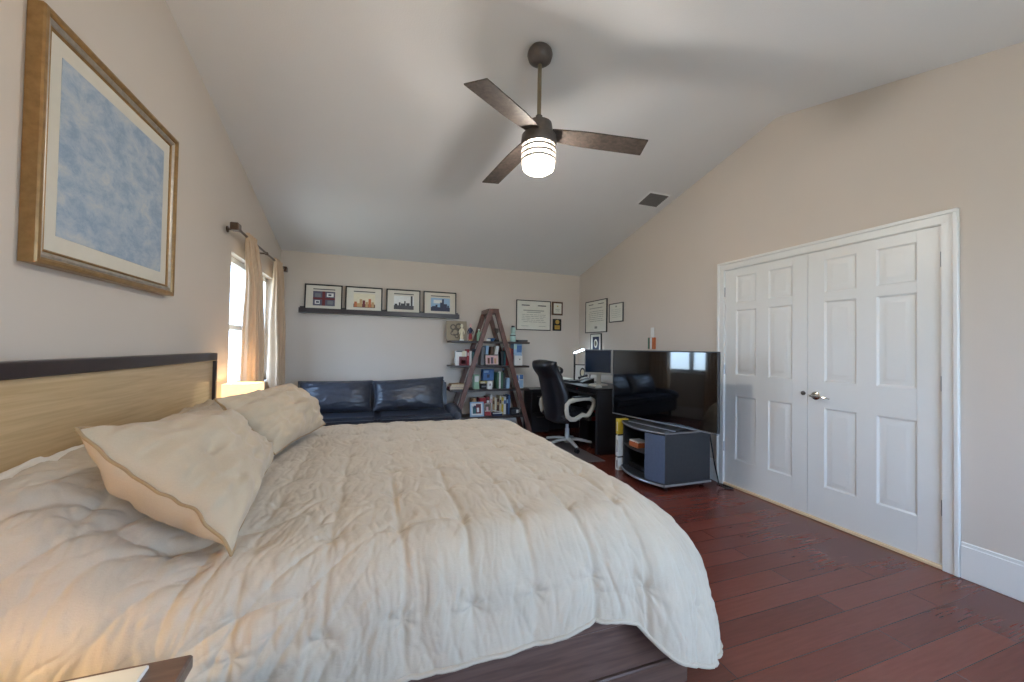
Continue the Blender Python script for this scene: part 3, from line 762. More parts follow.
def certificate(label, side, c, z0, w, h, lines, group='framed certificates', fm_=None, matm=None, seal=False, name='framed_certificate', inner=None):
    """flat frame hung on the back ('B') or right ('R') wall"""
    loc = (c, YB - .001, z0) if side == 'B' else (XR - .001, c, z0)
    rt = thing(name, label, 'certificate', loc, group, rotz=0 if side == 'B' else R(-90), local=True)
    fw = .012
    bm = B(); d = .018
    box(bm, -w / 2, w / 2, -d, 0, 0, fw, .0015); box(bm, -w / 2, w / 2, -d, 0, h - fw, h, .0015); box(bm, -w / 2, -w / 2 + fw, -d, 0, fw, h - fw, .0015); box(bm, w / 2 - fw, w / 2, -d, 0, fw, h - fw, .0015)
    part('frame', bm, fm_ or M['black'], rt)
    bm = B(); box(bm, -w / 2 + fw, w / 2 - fw, -.011, -.001, fw, h - fw); part('paper', bm, matm or M['paper'], rt)
    bm = B(); mats = []
    for (a, b_, zc, th_, m_) in lines:
        if m_ not in mats: mats.append(m_)
        box(bm, (a - .5) * w, (b_ - .5) * w, -.0115, -.011, (zc - th_ / 2) * h, (zc + th_ / 2) * h, mi=mats.index(m_))
    if lines: part('lettering', bm, mats, rt)
    if inner: inner(rt, w, h)
    return rt
def scribble(zs, m_=None, a=.15, b_=.85, seed=1):
    rnd = random.Random(seed); o = []
    for z in zs:
        x = a + rnd.random() * .08
        while x < b_ - .05:
            l = .04 + rnd.random() * .10; o.append((x, min(b_, x + l), z, .014, m_ or M['ink'])); x += l + .02
    return o
big = [(.15, .38, .83, .035, M['inkdk']), (.62, .86, .83, .035, M['inkdk'])] + [(.2, .8, .66, .03, M['ink']), (.3, .7, .60, .02, M['ink'])] + scribble((.52, .46, .40, .34, .28), seed=3) + [(.15, .35, .14, .012, M['ink']), (.65, .85, .14, .012, M['ink'])]
certificate('large cream diploma on the back wall above the desk', 'B', 2.365, 1.545, .585, .47, big)
mid = [(.15, .38, .88, .02, M['inkdk']), (.6, .86, .88, .02, M['inkdk']), (.2, .8, .76, .02, M['ink'])] + scribble((.66, .6, .54, .48, .42, .36), seed=5) + [(.45, .57, .16, .07, M['ink'])]
certificate('tall framed certificate on the right wall near the corner', 'R', 5.15, 1.515, .60, .49, mid)
certificate('small framed certificate right of the tall certificate on the right wall', 'R', 4.625, 1.645, .33, .265, [(.45, .55, .82, .08, M['ink'])] + scribble((.66, .56, .46, .36, .26), seed=8), fm_=M['inkdk'])
def plaque(label, z0, h, w, bodym, plates, cx):
    rt = thing('wall_plaque', label, 'plaque', (cx, YB, z0), 'wall plaques beside the diploma', local=True)
    bm = B(); box(bm, -w / 2, w / 2, -.02, 0, 0, h, .004); part('board', bm, bodym, rt)
    mats = []; bm = B()
    for (a, b_, c, d, m_, rnd) in plates:
        if m_ not in mats: mats.append(m_)
        if rnd: lathe(bm, [(0, -.0235), (min(b_ - a, d - c) * h / 2, -.0235), (min(b_ - a, d - c) * h / 2, -.02)], ((a + b_ - 1) / 2 * w, 0, (c + d) / 2 * h), 20, 'Y', mats.index(m_))
        else: box(bm, (a - .5) * w, (b_ - .5) * w, -.022, -.02, c * h, d * h, mi=mats.index(m_))
    part('plate', bm, mats, rt)
M['plqwood'] = wood('plaque_wood', (84, 60, 42), (112, 82, 58), (14, 14, 2), rough=.4)
M['brass'] = mat('brass_plate', (196, 162, 84), rough=.3, metal=.6, noise=(30, .05))
plaque('brown wooden plaque with cream plate, upper of two beside the diploma', 1.80, .215, .19, M['plqwood'], [(.14, .86, .12, .88, M['paper'], False), (.42, .58, .62, .72, M['brass'], True), (.3, .7, .4, .44, M['ink'], False), (.34, .66, .3, .33, M['ink'], False)], 2.775)
plaque('black plaque with gold emblem and plate, lower of two beside the diploma', 1.55, .19, .15, M['black'], [(.28, .72, .56, .92, M['brass'], True), (.2, .8, .12, .46, M['brass'], False), (.28, .72, .3, .33, M['inkdk'], False)], 2.773)
# dark frame on the right wall behind the monitor
def oval(rt, w, h):
    bm = B(); box(bm, -w * .3, w * .3, -.0125, -.011, h * .16, h * .84, mi=0)
    part('inner_mat', bm, [K['navy']], rt)
    bm = B()
    ring = lambda k, y: [Vector((math.cos(2 * PI * i / 24) * w * .16 * k, y, h * .5 + math.sin(2 * PI * i / 24) * h * .22 * k)) for i in range(24)]
    loft(bm, [ring(1, -.0125), ring(1, -.014)]); loft(bm, [ring(.6, -.0138), ring(.6, -.0145)], mi=1); part('oval_portrait', bm, [M['paper'], K['dksepia']], rt)
certificate('black framed oval picture hanging on the right wall above the monitor', 'R', 5.14, 1.20, .30, .30, [], group='framed certificates', inner=oval, name='framed_portrait')

# small tricolour holder and switch on the right wall above the television
bm = B(); y0 = 3.82; box(bm, XR - .03, XR, y0, y0 + .035, 1.275, 1.415, .002, 0); box(bm, XR - .03, XR, y0 + .035, y0 + .075, 1.275, 1.415, .002, 1); box(bm, XR - .03, XR, y0 + .075, y0 + .11, 1.275, 1.415, .002, 2)
flag = thing('wall_holder', 'small green, white and orange holder with white card on the wall above the television', 'ornament', (XR, 3.875, 1.275))
part('holder', bm, [K['orange'], K['white'], K['green']], flag)
bm = B(); box(bm, XR - .02, XR - .012, 3.835, 3.895, 1.416, 1.535, .002); part('card', bm, M['whitem'], flag)

# ================================================================== SOFA
sofa = thing('sofa', 'low navy black leather sofa along the back wall under the ledge', 'sofa', (.05, 5.2, 0))
SX0, SX1 = -.87, .99
bm = B(); box(bm, SX0, SX1, 4.72, 5.5, .14, .40, .05, seg=4); part('seat_base', bm, M['leather'], sofa)
for (a, b_) in ((SX0 + .01, (SX0 + SX1) / 2 - .003), ((SX0 + SX1) / 2 + .003, SX1 - .01)):
    bm = B(); box(bm, a, b_, 4.70, 5.36, .36, .45, .035, seg=4); part('seat_cushion', bm, M['leather'], sofa)
bm = B(); mt = Matrix.Translation((0, 5.42, .40)) @ Matrix.Rotation(R(-10), 4, 'X')
box(bm, SX0, SX1 - .02, -.06, .06, -.02, .40, .03, seg=3, mtx=mt); part('backrest', bm, M['leather'], sofa)
for (a, b_) in ((SX0 - .1, SX0 + .08), (SX1 - .10, SX1 + .07)):
    bm = B(); nn = 20
    prof = [Vector((math.cos(2 * PI * i / nn), 0, math.sin(2 * PI * i / nn))) for i in range(nn)]
    rings = []
    for k in range(17):
        f = k / 16; y = 4.68 + f * .54; s_ = min(1, 1.1 * math.sin(PI * min(max(f * .92 + .04, 0), 1)) ** .35)
        rings.append([Vector(((a + b_) / 2 + p.x * (b_ - a) / 2 * s_, y, .43 + p.z * .085 * s_ + .03 * f)) for p in prof])
    loft(bm, rings); box(bm, a + .02, b_ - .02, 4.72, 5.20, .14, .42, .03, seg=3); part('arm', bm, M['leather'], sofa)
for sx in (SX0 + .08, SX1 - .14):
    for sy in (4.78, 5.4):
        bm = B(); lathe(bm, [(0, 0), (.018, 0), (.024, .142), (0, .142)], (sx, sy, 0), 12); part('leg', bm, M['chrome'], sofa)
def sofa_cushion(label, x0, x1, z0, z1, seed, dz=0):
    bm, ring = pillow_bm((x0, 5.10, z0), (x1, 5.10, z0), (x1 + .01, 5.24, z1 + dz), (x0 + .005, 5.24, z1), (0, -1, .33), .12, .08, pinch=.03, seed=seed, wr=.006, n=40)
    rt = thing('sofa_cushion', label, 'cushion', ((x0 + x1) / 2, 5.1, z0), 'leather back cushions of the sofa')
    part('cover', bm, M['leather'], rt, angle=80)
    bm = B(); tube(bm, ring, .005, 6, closed=True); part('seam', bm, M['leather'], rt)
sofa_cushion('dark leather back cushion on the left half of the sofa', -.84, -.01, .455, .82, 41)
sofa_cushion('dark leather back cushion on the right half of the sofa, right corner raised', .01, .88, .455, .81, 47, .05)

# ================================================================== LADDER SHELF
lad = thing('ladder_shelf', 'red-brown A-frame ladder shelf with four dark boards, between sofa and desk', 'shelf', (1.56, 5.46, 0))
AX = 1.585
def abox(bm, p, q, w, d):
    """straight timber from p to q, width w across X, depth d along Y"""
    p, q = Vector(p), Vector(q); k = (q - p).normalized(); sx = Vector((k.z, 0, -k.x)).normalized()
    rg = lambda c: [c + sx * w / 2 + Vector((0, -d / 2, 0)), c + sx * w / 2 + Vector((0, d / 2, 0)), c - sx * w / 2 + Vector((0, d / 2, 0)), c - sx * w / 2 + Vector((0, -d / 2, 0))]
    loft(bm, [rg(p), rg(q)], smooth=False)
for yy in (5.27, 5.63):
    for sx in (-1, 1):
        bm = B(); abox(bm, (AX + sx * .585, yy, 0.02), (AX + sx * .035, yy, 1.80), .062, .034); part('leg', bm, M['ladder'], lad)
bm = B(); box(bm, AX - .075, AX + .075, 5.25, 5.65, 1.745, 1.81, .004); part('top_block', bm, M['ladder'], lad)
SH = [1.352, 1.008, .675, .292]
for i, z in enumerate(SH):
    hw = .568 if i < 3 else .52
    bm = B(); box(bm, AX - hw - .02, AX + hw, 5.292, 5.608, z - .028, z, .003); part('shelf_board', bm, M['shelf'], lad)

G1, G2, G3, G4 = ['ornaments on the top ladder shelf', 'things on the second ladder shelf', 'things on the third ladder shelf', 'things on the lowest ladder shelf']
def book(x, z, w, h, m_, label, grp, y=5.36, d=.15, lean=0.0, band=None, name='book', cat='book'):
    """upright book, spine toward the room, thickness w; lean rotates it about its foot in the XZ plane"""
    rt = thing(name, label, cat, (x, y, z), grp, local=True); rt.rotation_euler = (0, lean, 0)
    bm = B(); t_ = .003
    box(bm, 0, w, 0, t_, 0, h, .001); box(bm, 0, t_, 0, d, 0, h); box(bm, w - t_, w, 0, d, 0, h)
    if band: box(bm, w * .12, w * .88, -.0006, 0, h * .6, h * .8, mi=1)
    part('cover', bm, [m_, band or m_], rt)
    bm = B(); box(bm, t_, w - t_, t_, d - .004, .004, h - .004); part('pages', bm, K['cream'], rt)
    return rt
def flat_book(x, z, w, h, m_, label, grp, y=5.34, d=.2):
    rt = thing('book', label, 'book', (x, y, z), grp, local=True)
    bm = B(); box(bm, 0, w, 0, d, 0, .003); box(bm, 0, w, 0, d, h - .003, h); box(bm, 0, .003, 0, d, 0, h); part('cover', bm, m_, rt)
    bm = B(); box(bm, .003, w - .004, .004, d - .004, .003, h - .003); part('pages', bm, K['cream'], rt)
def carton(x0, x1, z0, z1, m_, label, grp, y=5.36, d=.14, marks=(), name='storage_box', cat='box', lean=0, mats2=()):
    rt = thing(name, label, cat, (x0, y, z0), grp, local=True); rt.rotation_euler = (0, lean, 0)
    bm = B(); box(bm, 0, x1 - x0, 0, d, 0, z1 - z0, .003); part('body', bm, m_, rt)
    if marks:
        bm = B(); mats = []
        for (a, b_, c, e, mm) in marks:
            if mm not in mats: mats.append(mm)
            box(bm, a * (x1 - x0), b_ * (x1 - x0), -.001, 0, c * (z1 - z0), e * (z1 - z0), mi=mats.index(mm))
        part('printing', bm, mats, rt)
    return rt
def figurine(x, z, h, y, tones, label, grp, base=True):
    rt = thing('figurine', label, 'figurine', (x, y, z), grp)
    bm = B(); k = h
    lathe(bm, [(0, z), (.13 * k, z), (.13 * k, z + .07 * k), (0, z + .07 * k)], (x, y, 0), 18); part('base', bm, tones[2], rt)
    bm = B(); lathe(bm, [(.09 * k, z + .07 * k), (.10 * k, z + .2 * k), (.075 * k, z + .42 * k)], (x, y, 0), 16); part('lower_body', bm, tones[1], rt)
    bm = B(); lathe(bm, [(.075 * k, z + .42 * k), (.12 * k, z + .6 * k), (.10 * k, z + .7 * k), (.035 * k, z + .76 * k), (.03 * k, z + .78 * k)], (x, y, 0), 16)
    for s_ in (-1, 1):
        tube(bm, [(x + s_ * .09 * k, y, z + .68 * k), (x + s_ * .16 * k, y - .02 * k, z + .52 * k), (x + s_ * .13 * k, y - .05 * k, z + .38 * k)], [.035 * k, .03 * k, .025 * k], 8)
    part('upper_body', bm, tones[0], rt)
    bm = B(); lathe(bm, [(0, z + .76 * k), (.05 * k, z + .78 * k), (.085 * k, z + .87 * k), (.06 * k, z + .97 * k), (0, z + k)], (x, y, 0), 16); part('head', bm, tones[3], rt)
def bottle(name, label, cat, x, y, z, r_, h, m_, capm, grp, neck=.4, lab=None):
    rt = thing(name, label, cat, (x, y, z), grp)
    bm = B(); lathe(bm, [(0, z), (r_, z), (r_, z + h * .62), (r_ * neck, z + h * .78), (r_ * neck, z + h * .9), (0, z + h * .9)], (x, y, 0), 18); part('body', bm, m_, rt)
    bm = B(); lathe(bm, [(0, z + h * .9), (r_ * neck * 1.15, z + h * .9), (r_ * neck * 1.15, z + h), (0, z + h)], (x, y, 0), 16); part('cap', bm, capm, rt)
    if lab:
        bm = B(); lathe(bm, [(r_ * 1.01, z + h * .15), (r_ * 1.01, z + h * .45)], (x, y, 0), 18, cap=False); part('paper_label', bm, lab, rt)
# top shelf
z = SH[0]
art = thing('canvas_print', 'sepia floral canvas leaning on the left end of the top ladder shelf', 'picture', (1.105, 5.47, z), G1, local=True); art.rotation_euler = (R(-8), 0, 0)
bm = B(); box(bm, -.145, .145, -.02, 0, 0, .28, .002); part('canvas', bm, K['sepia'], art)
bm = B()
for (a, c, r_) in ((-.05, .19, .045), (.03, .2, .05), (-.02, .12, .06), (.05, .13, .04), (-.06, .1, .03), (.0, .06, .03)):
    lathe(bm, [(0, -.0225), (r_, -.0215), (r_, -.02)], (a, 0, c), 9, 'Y', mi=0); lathe(bm, [(0, -.0235), (r_ * .55, -.0225)], (a, 0, c), 9, 'Y', mi=1)
part('flowers', bm, [K['dksepia'], K['sepia']], art)
figurine(1.155, z, .235, 5.36, [K['cream'], K['cream'], K['white'], K['cream']], 'cream figurine standing in front of the sepia canvas', G1)
figurine(1.278, z, .245, 5.36, [K['navy'], K['red'], K['tan'], K['pink']], 'blue and red figurine beside the cream figurine', G1)
bottle('bottle', 'green bottle behind the ladder leg on the top shelf', 'bottle', 1.405, 5.38, z, .03, .17, K['ltgreen'], K['white'], G1)
rt = thing('trinket_bowl', 'small blue bowl in the middle of the top ladder shelf', 'bowl', (1.60, 5.40, z), G1)
bm = B(); lathe(bm, [(0, z), (.03, z), (.06, z + .045), (.056, z + .045), (.028, z + .006), (0, z + .006)], (1.60, 5.40, 0), 20, cap=False); part('bowl', bm, K['blue'], rt)
carton(1.52, 1.57, z, z + .035, K['white'], 'small white box beside the blue bowl', G1, 5.34, .05)
rt = thing('trophy', 'dark slim trophy standing under the ladder top', 'trophy', (1.69, 5.45, z), G1)
bm = B(); box(bm, 1.655, 1.725, 5.42, 5.48, z, z + .03, .003); part('base', bm, K['black'], rt)
bm = B(); lathe(bm, [(.008, z + .03), (.008, z + .11), (.03, z + .14), (.038, z + .19), (.036, z + .19), (.006, z + .13)], (1.69, 5.45, 0), 16, cap=False); part('cup', bm, M['bronze'], rt)
rt = thing('glass_jar', 'tall pale glass jar with dark lid on the top ladder shelf', 'jar', (1.92, 5.38, z), G1)
bm = B(); lathe(bm, [(0, z), (.04, z), (.042, z + .02), (.042, z + .10), (.03, z + .12), (.036, z + .15), (.036, z + .21), (0, z + .21)], (1.92, 5.38, 0), 20); part('body', bm, K['mint'], rt)
bm = B(); lathe(bm, [(0, z + .21), (.024, z + .21), (.024, z + .235), (0, z + .235)], (1.92, 5.38, 0), 16); part('lid', bm, K['dkgrey'], rt)
bm = B(); lathe(bm, [(.0425, z + .085), (.0425, z + .098)], (1.92, 5.38, 0), 20, cap=False); part('band', bm, K['dkgrey'], rt)
bm = B(); box(bm, 1.98, 2.13, 5.32, 5.45, z, z + .008, .002); box(bm, 1.98, 2.13, 5.32, 5.326, z + .008, z + .03); box(bm, 1.98, 2.13, 5.444, 5.45, z + .008, z + .03); box(bm, 1.98, 1.986, 5.326, 5.444, z + .008, z + .03); box(bm, 2.124, 2.13, 5.326, 5.444, z + .008, z + .03)
single('tray', bm, K['dkgrey'], 'dark low tray on the right end of the top ladder shelf', 'tray', (2.05, 5.38, z), G1)
# second shelf
z = SH[1]
carton(1.075, 1.225, z + .0, z + .20, K['white'], 'white boxed set with red scene on the second ladder shelf', G2, 5.34, .09, [(.3, 1.0, .0, .62, K['dkred']), (.55, .9, .62, .98, K['cream']), (.5, .9, .1, .38, K['pink']), (.02, .6, .93, 1.0, K['dkgrey'])])
book(1.232, z, .032, .225, K['red'], 'bright red book right of the white boxed set', G2, 5.34, band=K['pink'])
book(1.268, z, .03, .20, K['white'], 'white paperback beside the bright red book', G2, 5.34)
book(1.302, z, .034, .19, K['teal'], 'teal book by the left ladder leg, second shelf', G2, 5.34)
book(1.34, z, .035, .23, K['navy'], 'dark navy book behind the left ladder leg, second shelf', G2, 5.34)
framed('framed_photo', 'black framed photo standing in the middle of the second ladder shelf', 'picture', 1.60, z, .215, .155, 5.36, R(8), [(.1, .9, .1, .9, K['pink']), (.2, .35, .15, .7, K['brown']), (.42, .6, .15, .75, K['dusk']), (.66, .8, .15, .65, K['tan'])], G2, fw=.012)
book(1.45, z, .05, .26, K['grey'], 'grey book behind the left of the framed photo, second shelf', G2, 5.42, lean=.06)
book(1.51, z, .045, .28, K['sky'], 'pale blue book behind the framed photo, second shelf', G2, 5.42, lean=.06)
book(1.575, z, .04, .27, K['brown'], 'brown book behind the framed photo, second shelf', G2, 5.42, lean=.1)
book(1.63, z, .05, .285, K['white'], 'tall white leaning book behind the framed photo, second shelf', G2, 5.42, lean=.16)
book(1.735, z, .04, .20, K['black'], 'black book right of the framed photo, second shelf', G2, 5.36)
book(1.78, z, .028, .21, K['teal'], 'slim teal book left of the red books, second shelf', G2, 5.36)
book(1.812, z, .036, .262, K['red'], 'leftmost of the three red books by the right ladder leg', G2, 5.36, band=K['pink'])
book(1.85, z, .036, .255, K['orange'], 'orange-red book in the middle of the three red books', G2, 5.36)
book(1.888, z, .034, .245, K['dkred'], 'darkest and rightmost of the three red books', G2, 5.36)
carton(1.935, 2.06, z, z + .16, K['white'], 'white carton on the right end of the second ladder shelf', G2, 5.34, .16, [(.6, .72, .5, .62, K['dkgrey']), (.05, .95, .9, 1.0, K['sky'])])
carton(1.925, 2.05, z + .16, z + .315, K['sky'], 'light blue carton stacked on the white carton', G2, 5.34, .16, [(.35, .95, .2, .85, K['blue']), (.0, .35, .5, .95, K['mint'])])
# third shelf
z = SH[2]
for i, (w_, h_, m_, s_) in enumerate(((.25, .026, K['dkred'], 'dark red flat book, lowest of the stack on the third ladder shelf'), (.24, .022, K['pink'], 'pink flat book in the middle of the stack, third ladder shelf'), (.215, .024, K['tan'], 'tan flat book topmost of the stack, third ladder shelf'))):
    flat_book(.995 + .012 * i, z + [0, .0262, .0484][i], w_, h_, m_, s_, G3)
carton(1.345, 1.42, z, z + .2, K['ltgreen'], 'pale green box behind the left ladder leg, third shelf', G3, 5.36, .1, [(.1, .9, .5, .9, K['white'])])
carton(1.455, 1.585, z + .0, z + .075, K['black'], 'black box lying under the yellow pad, third shelf', G3, 5.38, .14, [(.05, .6, .3, .55, K['grey'])])
carton(1.44, 1.59, z + .0755, z + .1, K['yellow'], 'yellow pad on the black box, third shelf', G3, 5.38, .14, [(0, .5, 0, 1, K['cream'])], name='note_pad', cat='pad')
carton(1.528, 1.595, z, z + .115, K['white'], 'small white carton at the front of the third ladder shelf', G3, 5.30, .06, [(.35, .65, .4, .7, K['grey'])])
carton(1.50, 1.665, z + .11, z + .27, K['blue'], 'blue soft case with dark badge, third ladder shelf', G3, 5.46, .12, [(.35, .6, .25, .55, K['navy']), (.1, .5, .7, .9, K['sky'])], name='storage_case', cat='case')
carton(1.50, 1.665, z, z + .109, K['black'], 'black case under the blue soft case, third shelf', G3, 5.53, .07)
for i, (w_, h_, m_, s_) in enumerate(((.03, .23, K['green'], 'dark green book left of the white spine, third shelf'), (.026, .245, K['white'], 'white book between the green books, third shelf'), (.034, .235, K['green'], 'green book right of the white spine, third shelf'), (.03, .22, K['dkgrey'], 'charcoal book right of the green books, third shelf'))):
    book(1.68 + [0, .032, .06, .096][i], z, w_, h_, m_, s_, G3, 5.36)
book(1.825, z, .05, .15, K['sky'], 'pale blue book behind the right ladder leg, third shelf', G3, 5.36)
bottle('bottle', 'dark bottle behind the right ladder leg, third shelf', 'bottle', 1.84, 5.56, z, .03, .28, K['black'], K['sky'], G3)
carton(1.96, 2.09, z, z + .2, K['white'], 'blue and white carton on the right end of the third ladder shelf', G3, 5.36, .14, [(.0, .4, .55, .95, K['blue']), (.45, .95, .05, .6, K['sky']), (.5, .95, .65, .98, K['blue']), (.1, .35, .1, .4, K['navy'])])
# lowest shelf
z = SH[3]
framed('framed_photo', 'pale blue framed photo leaning on the left of the lowest ladder shelf', 'picture', 1.385, z, .20, .205, 5.33, R(10), [(.1, .9, .12, .9, K['white']), (.2, .45, .2, .7, K['teal']), (.45, .8, .2, .85, K['dkred']), (.5, .66, .3, .6, K['white']), (.3, .45, .55, .75, K['navy'])], G4, fw=.02, fmat=K['sky'])
framed('framed_photo', 'dark red framed photo beside the pale blue frame, lowest shelf', 'picture', 1.545, z, .105, .185, 5.34, R(10), [(.15, .85, .4, .9, K['dksepia']), (.3, .6, .4, .7, K['pink']), (.1, .9, .05, .35, K['red'])], G4, fw=.008, fmat=K['dkred'])
book(1.44, z, .10, .25, K['red'], 'wide red book behind the photo frames, lowest shelf', G4, 5.42)
book(1.545, z, .05, .265, K['dkred'], 'dark red book behind the dark framed photo, lowest shelf', G4, 5.42, band=K['white'])
book(1.34, z, .05, .24, K['tan'], 'tan book behind the pale blue frame, lowest shelf', G4, 5.42)
carton(1.61, 1.755, z, z + .045, K['navy'], 'navy box lying flat on the lowest ladder shelf', G4, 5.31, .08, [(0, 1, .75, 1, K['white'])])
rt = thing('paper_stack', 'loose white papers on the navy box, lowest shelf', 'paper', (1.61, 5.31, z + .0455), G4)
bm = B(); grid(bm, [[Vector((1.60 + .16 * i / 8, 5.31 + .1 * j / 4, z + .047 + .035 * (1 - i / 8) ** 1.5)) for i in range(9)] for j in range(5)]); o_ = part('sheet', bm, K['white'], rt)
sm_ = o_.modifiers.new('thickness', 'SOLIDIFY'); sm_.thickness = .003; sm_.offset = 1
xs = 1.602
for i, (w_, h_, m_, s_, bd) in enumerate(((.034, .29, 'white', 'tall white book left in the row on the lowest shelf', 'pink'), (.03, .255, 'tan', 'tan book with brown band in the row on the lowest shelf', 'brown'), (.026, .24, 'cream', 'cream book beside the tan book, lowest shelf', None), (.036, .23, 'brown', 'dark brown book in the row on the lowest shelf', 'tan'), (.03, .265, 'cream', 'tallest cream book in the row on the lowest shelf', 'brown'), (.028, .245, 'yellow', 'yellowish book in the row on the lowest shelf', 'cream'), (.034, .255, 'white', 'white book with blue foot near the right of the row', 'blue'), (.03, .27, 'navy', 'navy book at the right of the row, lowest shelf', 'sky'), (.026, .28, 'blue', 'blue book at the right end of the row, lowest shelf', None))):
    book(xs, z, w_, h_, K[m_], s_, G4, 5.42, band=K[bd] if bd else None); xs += w_ + .004
carton(1.90, 2.02, z, z + .095, K['black'], 'black box with white sticker on the lowest ladder shelf', G4, 5.33, .12, [(.6, .9, .3, .8, K['white'])])
bottle('bottle', 'small black bottle on the right end of the lowest ladder shelf', 'bottle', 2.065, 5.35, z, .022, .12, K['black'], K['tan'], G4)

# ================================================================== DESK CORNER
bm = B()
fc = thing('file_cabinet', 'dark brown file cabinet in the corner behind the office chair', 'cabinet', (2.35, 5.48, 0))
box(bm, 2.205, 2.50, 5.34, 5.63, .02, .63, .004); part('body', bm, M['blackwood'], fc)
bm = B(); box(bm, 2.197, 2.508, 5.325, 5.64, .63, .655, .004); part('top', bm, M['blackwood'], fc)
for (a, b_) in ((.04, .31), (.325, .615)):
    bm = B(); box(bm, 2.212, 2.492, 5.325, 5.3399, a, b_, .003); d = part('drawer', bm, M['blackwood'], fc)
    bm = B(); tube(bm, [(2.30, 5.325, b_ - .06), (2.30, 5.305, b_ - .06), (2.40, 5.305, b_ - .06), (2.40, 5.325, b_ - .06)], .005, 8); part('handle', bm, M['bronze'], d)
desk = thing('desk', 'black computer desk with end panel along the right wall', 'desk', (2.83, 4.75, 0))
DX0, DX1, DY0, DY1, DZ = 2.52, 3.14, 4.05, 5.6, .79
bm = B(); box(bm, DX0 - .01, DX1, DY0 - .01, DY1, DZ - .028, DZ, .004); part('desktop', bm, M['blackwood'], desk)
for (a, b_) in ((DY0, DY0 + .05), (DY1 - .05, DY1)):
    bm = B(); box(bm, DX0 + .01, DX1 - .01, a, b_, 0, DZ - .0285, .003); part('end_panel', bm, M['blackwood'], desk)
bm = B(); box(bm, DX1 - .03, DX1 - .01, DY0 + .0505, DY1 - .0505, .2, DZ - .0285); part('back_panel', bm, M['blackwood'], desk)
bm = B(); box(bm, DX0 - .03, DX0 + .28, DY0 + .12, 5.02, .697, .709, .003); box(bm, DX0 - .035, DX0 - .03, DY0 + .12, 5.02, .692, .712, .001); kt = part('keyboard_tray', bm, M['standgrey'], desk)
bm = B(); box(bm, DX0 + .01, DX0 + .03, DY0 + .0505, DY1 - .0505, .722, DZ - .0285, .002); dr = part('drawer_front', bm, M['black'], desk)
bm = B(); lathe(bm, [(0, DX0 + .004), (.013, DX0 + .004), (.013, DX0 + .01)], (0, 4.55, .743), 12, 'X'); part('knob', bm, K['red'], dr, 'small red knob')
rt = thing('keyboard', 'black keyboard on the pull-out tray under the desktop', 'keyboard', (2.62, 4.6, .709))
bm = B(); box(bm, 2.56, 2.70, 4.38, 4.80, .709, .722, .003); part('body', bm, M['black'], rt)
bm = B()
for i in range(4):
    for j in range(13): box(bm, 2.57 + i * .031, 2.596 + i * .031, 4.39 + j * .031, 4.416 + j * .031, .722, .727, .002)
part('keys', bm, M['standgrey'], rt)
rt = thing('computer_tower', 'black computer tower on the floor under the desk', 'computer', (2.86, 4.72, 0))
bm = B(); box(bm, 2.72, 3.08, 4.58, 4.80, .0, .30, .006); part('case', bm, M['black'], rt)
bm = B(); box(bm, 2.712, 2.7195, 4.59, 4.79, .02, .29, .002); part('front_panel', bm, M['blackwood'], rt)
rt = thing('tote_bag', 'grey bag with red side lying on the computer tower under the desk', 'bag', (2.78, 4.68, .30))
bm = B()
ringf = lambda f: [Vector((2.74 + .22 * f * .2 + p[0], 4.60 + .17 * p[1] * (1 - .35 * f), .30 + .2 * f * p[2])) for p in ((0, 0, 1), (.24, 0, .8), (.24, 1, .8), (0, 1, 1))]
loft(bm, [ringf(0), ringf(.3), ringf(.7), ringf(1)]); bmesh.ops.subdivide_edges(bm, edges=bm.edges[:], cuts=2, use_grid_fill=True); part('bag_body', bm, K['grey'], rt, angle=60)
bm = B(); box(bm, 2.78, 2.96, 4.585, 4.599, .302, .44, .003); part('side_panel', bm, K['red'], rt, 'red side of the bag')
# monitor
mon = thing('monitor', 'desktop monitor with silver bezel on the black desk', 'monitor', (2.8125, 4.50, DZ), rotz=math.atan2(4.367 - 4.635, 2.935 - 2.69), local=True)
mw, mh, mz = .366, .335, .135
bm = B(); fw = .013
box(bm, -mw / 2, mw / 2, -.012, .035, mz, mz + .03, .003); box(bm, -mw / 2, mw / 2, -.012, .035, mz + mh - .012, mz + mh, .003, 1); box(bm, -mw / 2, -mw / 2 + .01, -.012, .035, mz + .03, mz + mh - .012, .003, 1); box(bm, mw / 2 - fw, mw / 2, -.012, .035, mz + .03, mz + mh - .012, .003); box(bm, -mw / 2 + .012, mw / 2 - .012, .0, .05, mz + .02, mz + mh - .02, .01, 1)
part('bezel', bm, [M['silverp'], M['black']], mon)
bm = B(); box(bm, -mw / 2 + .01, mw / 2 - fw, -.006, -.001, mz + .03, mz + mh - .012); part('screen', bm, M['monscreen'], mon)
bm = B(); box(bm, -.03, .03, .02, .05, .012, mz + .06, .006); part('neck', bm, M['silverp'], mon)
bm = B(); lathe(bm, [(0, 0), (.12, 0), (.12, .006), (.1, .013), (0, .014)], (0, .02, 0), 28); part('stand_base', bm, M['silverp'], mon)
# desk lamp
dl = thing('desk_lamp', 'black desk lamp with lit LED bar at the desk corner', 'lamp', (2.93, 5.36, DZ))
bm = B(); lathe(bm, [(0, DZ), (.07, DZ), (.07, DZ + .014), (0, DZ + .016)], (2.93, 5.36, 0), 24); part('base', bm, M['black'], dl)
bm = B(); box(bm, 2.918, 2.942, 5.35, 5.372, DZ + .014, 1.20, .004); part('post', bm, M['black'], dl)
hd = Matrix.Translation((2.93, 5.38, 1.20)) @ Matrix.Rotation(R(-12), 4, 'X')
bm = B(); box(bm, -.02, .02, -.29, .015, .003, .014, .004, mtx=hd); part('head', bm, M['black'], dl)
bm = B(); box(bm, -.016, .016, -.285, -.02, -.010, .003, .003, mtx=hd); part('light_bar', bm, M['led'], dl)
